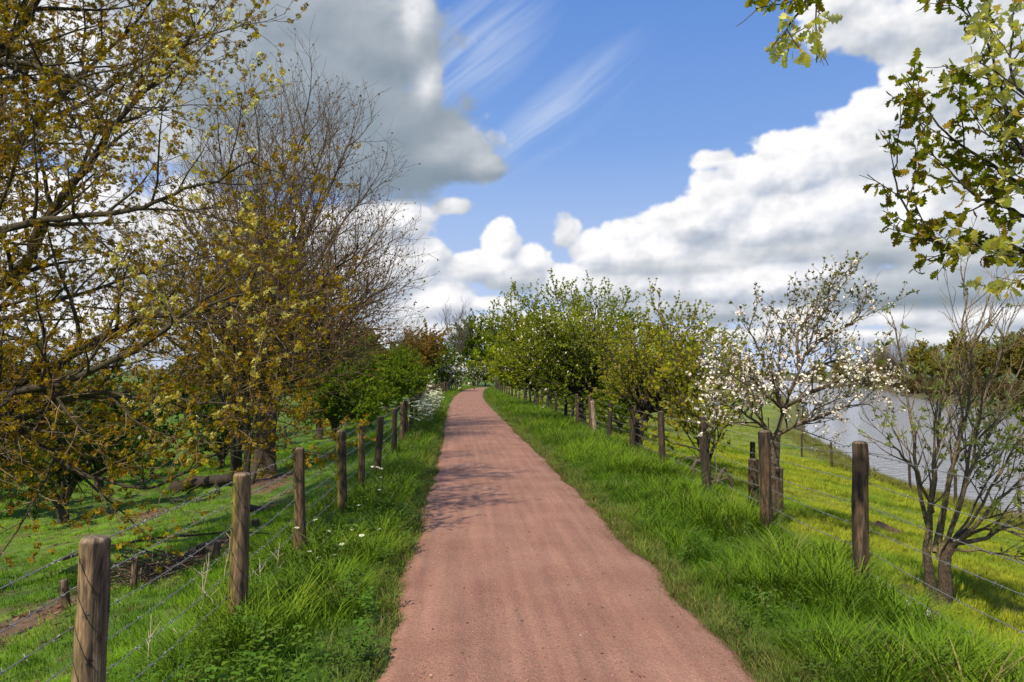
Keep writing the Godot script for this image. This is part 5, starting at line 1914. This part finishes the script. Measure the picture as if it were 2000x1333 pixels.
	for q in [[1352, 935, 1362, 900, 1385, 905, 0.045], [1385, 945, 1420, 935, 1432, 955, 0.03], [1400, 945, 1415, 915, 1432, 950, 0.035], [1300, 925, 1330, 900, 1380, 888, 0.016], [1390, 950, 1400, 925, 1395, 890, 0.02]]:
		var s := Shape.new()
		s.tube(knobbly(curve([at(q[0], q[1], 13.0), at(q[2], q[3], 13.0), at(q[4], q[5], 13.1)], 3), 0.012), tapers(7, q[6], q[6] * 0.5), 7, Color(0.2, 0.16, 0.11))
		part("branch", s, M.bark, dw)
	# mossy stump
	var sp := on_ground(3.52, 6.95, -0.04)
	var ms := Shape.new()
	ms.tube(curve([sp, sp + Vector3(0, 0.06, 0), sp + Vector3(0, 0.12, 0), sp + Vector3(0.0, 0.145, 0)], 2), PackedFloat32Array([0.10, 0.095, 0.09, 0.088, 0.08, 0.06, 0.02]), 12, Color(0.17, 0.10, 0.05))
	for k in ms.v.size():
		var n := post_noise.get_noise_3d(ms.v[k].x * 30.0, ms.v[k].y * 30.0, ms.v[k].z * 30.0)
		ms.v[k] += ms.n[k] * 0.03 * n
		if ms.v[k].y > sp.y + 0.09 or n > 0.15:
			ms.c[k] = Color(0.16, 0.15, 0.02)
	ms.smooth()
	tag(part("mossy_stump", ms, M.bark, self), "small mossy stump at the foot of the half-bare bush", "stump")
	# leaf heap out in the meadow
	var mh := Shape.new()
	var mc := on_ground(5.95, 12.6)
	for ring in 5:
		for k in 14:
			var th := TAU * k / 14.0
			var rr := 0.32 * (1.0 - ring / 4.0) * (1.0 + 0.25 * sin(th * 3.0 + ring))
			mh.vert(mc + Vector3(cos(th) * rr, -0.03 + 0.04 * ring + rnd(-0.015, 0.015), sin(th) * rr * 0.8), Vector3.UP, vary(Color(0.24, 0.13, 0.085), 0.3))
	for ring in 4:
		for k in 14:
			mh.quad(ring * 14 + (k + 1) % 14, ring * 14 + k, (ring + 1) * 14 + k, (ring + 1) * 14 + (k + 1) % 14)
	mh.smooth()
	tag(part("earth_mound", mh, M.soil, self), "small reddish mound of dug earth in the river meadow", "mound")


# sheep wool caught on the barbs
func wool():
	rng.seed = 921
	var spots := [[5.75, 1.02, 0], [5.7, 1.02, 0], [6.6, 1.02, 1], [7.2, 1.02, 0], [7.5, 1.02, 1], [7.9, 1.02, 0], [9.2, 1.02, 0], [9.5, 1.02, 0], [10.4, 1.02, 0], [11.6, 1.02, 0], [5.4, 1.02, 1], [5.0, 1.02, 1], [4.9, 1.02, 0], [5.35, 0.88, 0], [5.6, 0.88, 0], [6.5, 0.88, 1], [6.45, 0.88, 1], [4.95, 0.88, 1], [8.8, 1.02, 1], [10.6, 1.02, 1]]
	for q in spots:
		var d: float = q[0]
		var x := look(t_rf, d) + 0.052
		var foot := ground(x, d) - 0.12
		var y: float = foot + (1.12 - foot) * (1.0 - q[1] / 1.15)
		var s := Shape.new()
		var c := Vector3(x, y - 0.012, -d)
		for k in 26:
			var o := rvec()
			o.y -= 0.35
			var e := c + o * rnd(0.012, 0.03) * (1.1 if q[2] else 1.0)
			s.tube(PackedVector3Array([c + rvec() * 0.006, c.lerp(e, 0.6) + rvec() * 0.006, e]), PackedFloat32Array([0.005, 0.0045, 0.0015]), 4, vary(Color(0.62, 0.60, 0.55) if q[2] == 0 else Color(0.06, 0.05, 0.045), 0.1))
		tag(part("wool_tuft", s, M.wool, self), "white tuft of sheep wool caught on the meadow fence wire" if q[2] == 0 else "dark tuft of sheep wool caught on the meadow fence wire", "wool", "wool tufts on the meadow fence")


# someone walking away round the bend
func walker():
	var d := 92.5
	var x := -33.5 / F * d
	var o := thing("person", Vector3(x, 0.0, -d), "distant person in pale jacket and blue trousers walking round the bend", "person")
	var J := {"pelvis": Vector3(0, 0.95, 0), "chest": Vector3(0, 1.32, 0.02), "neck": Vector3(0, 1.5, 0.02), "head": Vector3(0, 1.62, 0.0), "sl": Vector3(-0.19, 1.42, 0), "sr": Vector3(0.19, 1.42, 0), "el": Vector3(-0.27, 1.15, 0.06), "er": Vector3(0.27, 1.15, -0.06), "hl": Vector3(-0.26, 0.92, -0.08), "hr": Vector3(0.26, 0.92, 0.1), "pl": Vector3(-0.1, 0.92, 0), "pr": Vector3(0.1, 0.92, 0), "kl": Vector3(-0.11, 0.5, -0.12), "kr": Vector3(0.11, 0.5, 0.1), "al": Vector3(-0.11, 0.09, -0.16), "ar": Vector3(0.11, 0.11, 0.3), "tl": Vector3(-0.11, 0.05, -0.3), "tr": Vector3(0.11, 0.06, 0.17)}
	var bones := [["pelvis", "chest", 0.15, 0.165], ["chest", "neck", 0.12, 0.06], ["neck", "head", 0.055, 0.095], ["sl", "sr", 0.075, 0.075], ["sl", "el", 0.06, 0.048], ["el", "hl", 0.046, 0.034], ["sr", "er", 0.06, 0.048], ["er", "hr", 0.046, 0.034], ["pl", "pr", 0.12, 0.12], ["pl", "kl", 0.095, 0.062], ["kl", "al", 0.06, 0.043], ["pr", "kr", 0.095, 0.062], ["kr", "ar", 0.06, 0.043], ["al", "tl", 0.045, 0.035], ["ar", "tr", 0.045, 0.035]]
	var s := nets(J, bones, 0.03, AABB(Vector3(-0.45, -0.05, -0.5), Vector3(0.9, 1.85, 1.0)))
	for k in s.v.size():
		var y := s.v[k].y
		var c := Color(0.38, 0.38, 0.40)
		if y < 0.94 and absf(s.v[k].x) < 0.22:
			c = Color(0.045, 0.07, 0.15)
		if y < 0.12:
			c = Color(0.03, 0.03, 0.03)
		if y > 1.49:
			c = Color(0.4, 0.25, 0.19)
		if absf(s.v[k].x) > 0.21 and y < 0.97:
			c = Color(0.4, 0.25, 0.19)
		s.c[k] = c
		s.v[k] += o.position
	part("body", s, M.cloth, o)
	var hair := nets({"a": Vector3(0, 1.665, 0.012), "b": Vector3(0, 1.6, 0.045)}, [["a", "b", 0.1, 0.085]], 0.025, AABB(Vector3(-0.16, 1.46, -0.14), Vector3(0.32, 0.36, 0.34)))
	for k in hair.v.size():
		hair.c[k] = Color(0.025, 0.02, 0.018)
		hair.v[k] += o.position
	part("hair", hair, M.cloth, o)
	var face := Shape.new()
	for e in [Vector3(-0.033, 1.625, -0.085), Vector3(0.033, 1.625, -0.085), Vector3(0, 1.595, -0.1)]:
		pebble(face, o.position + e, 0.014)
	for k in face.c.size():
		face.c[k] = Color(0.3, 0.18, 0.14)
	part("face", face, M.cloth, o)
	o.rotation.y = 0.4


# smooth union of tapered capsules, meshed as surface nets
func nets(J: Dictionary, bones: Array, cell: float, box: AABB) -> Shape:
	var n := Vector3i((box.size / cell).ceil())
	var f := PackedFloat32Array()
	f.resize((n.x + 1) * (n.y + 1) * (n.z + 1))
	var idx := func(x: int, y: int, z: int) -> int: return (z * (n.y + 1) + y) * (n.x + 1) + x
	for z in n.z + 1:
		for y in n.y + 1:
			for x in n.x + 1:
				var p := box.position + Vector3(x, y, z) * cell
				var acc := 0.0
				for b in bones:
					var a: Vector3 = J[b[0]]
					var e: Vector3 = J[b[1]] - a
					var t := clampf((p - a).dot(e) / e.length_squared(), 0.0, 1.0)
					acc += exp(-((p - a - e * t).length() - lerpf(b[2], b[3], t)) * 60.0)
				f[idx.call(x, y, z)] = -log(acc + 1e-30) / 60.0
	var s := Shape.new()
	var cells := {}
	for z in n.z:
		for y in n.y:
			for x in n.x:
				var sum := Vector3.ZERO
				var cnt := 0
				for e in [[0, 1], [2, 3], [4, 5], [6, 7], [0, 2], [1, 3], [4, 6], [5, 7], [0, 4], [1, 5], [2, 6], [3, 7]]:
					var pa := Vector3i(e[0] & 1, (e[0] >> 1) & 1, e[0] >> 2)
					var pb := Vector3i(e[1] & 1, (e[1] >> 1) & 1, e[1] >> 2)
					var fa: float = f[idx.call(x + pa.x, y + pa.y, z + pa.z)]
					var fb: float = f[idx.call(x + pb.x, y + pb.y, z + pb.z)]
					if (fa < 0.0) != (fb < 0.0):
						sum += Vector3(pa).lerp(Vector3(pb), fa / (fa - fb))
						cnt += 1
				if cnt:
					cells[Vector3i(x, y, z)] = s.vert(box.position + (Vector3(x, y, z) + sum / cnt) * cell, Vector3.UP)
	for c in cells:
		for ax in 3:
			var u := Vector3i.ZERO
			u[ax] = 1
			var v1 := Vector3i.ZERO
			v1[(ax + 1) % 3] = 1
			var v2 := Vector3i.ZERO
			v2[(ax + 2) % 3] = 1
			var fa: float = f[idx.call(c.x, c.y, c.z)]
			var q: Vector3i = c + u
			var fb: float = f[idx.call(q.x, q.y, q.z)]
			if (fa < 0.0) == (fb < 0.0) or not (cells.has(c - v1) and cells.has(c - v2) and cells.has(c - v1 - v2)):
				continue
			if fa < 0.0:
				s.quad(cells[c - v1 - v2], cells[c - v2], cells[c], cells[c - v1])
			else:
				s.quad(cells[c - v1 - v2], cells[c - v1], cells[c], cells[c - v2])
	s.smooth()
	return s


func build_all():
	fences()
	near_maple()
	great_tree()
	coppice()
	meadow_trees()
	elder()
	leaning_oak()
	backdrop_trees()
	dead_wood()
	walker()
	rng.seed = 31
	grasses()
	litter()
	flowers()
	wool()
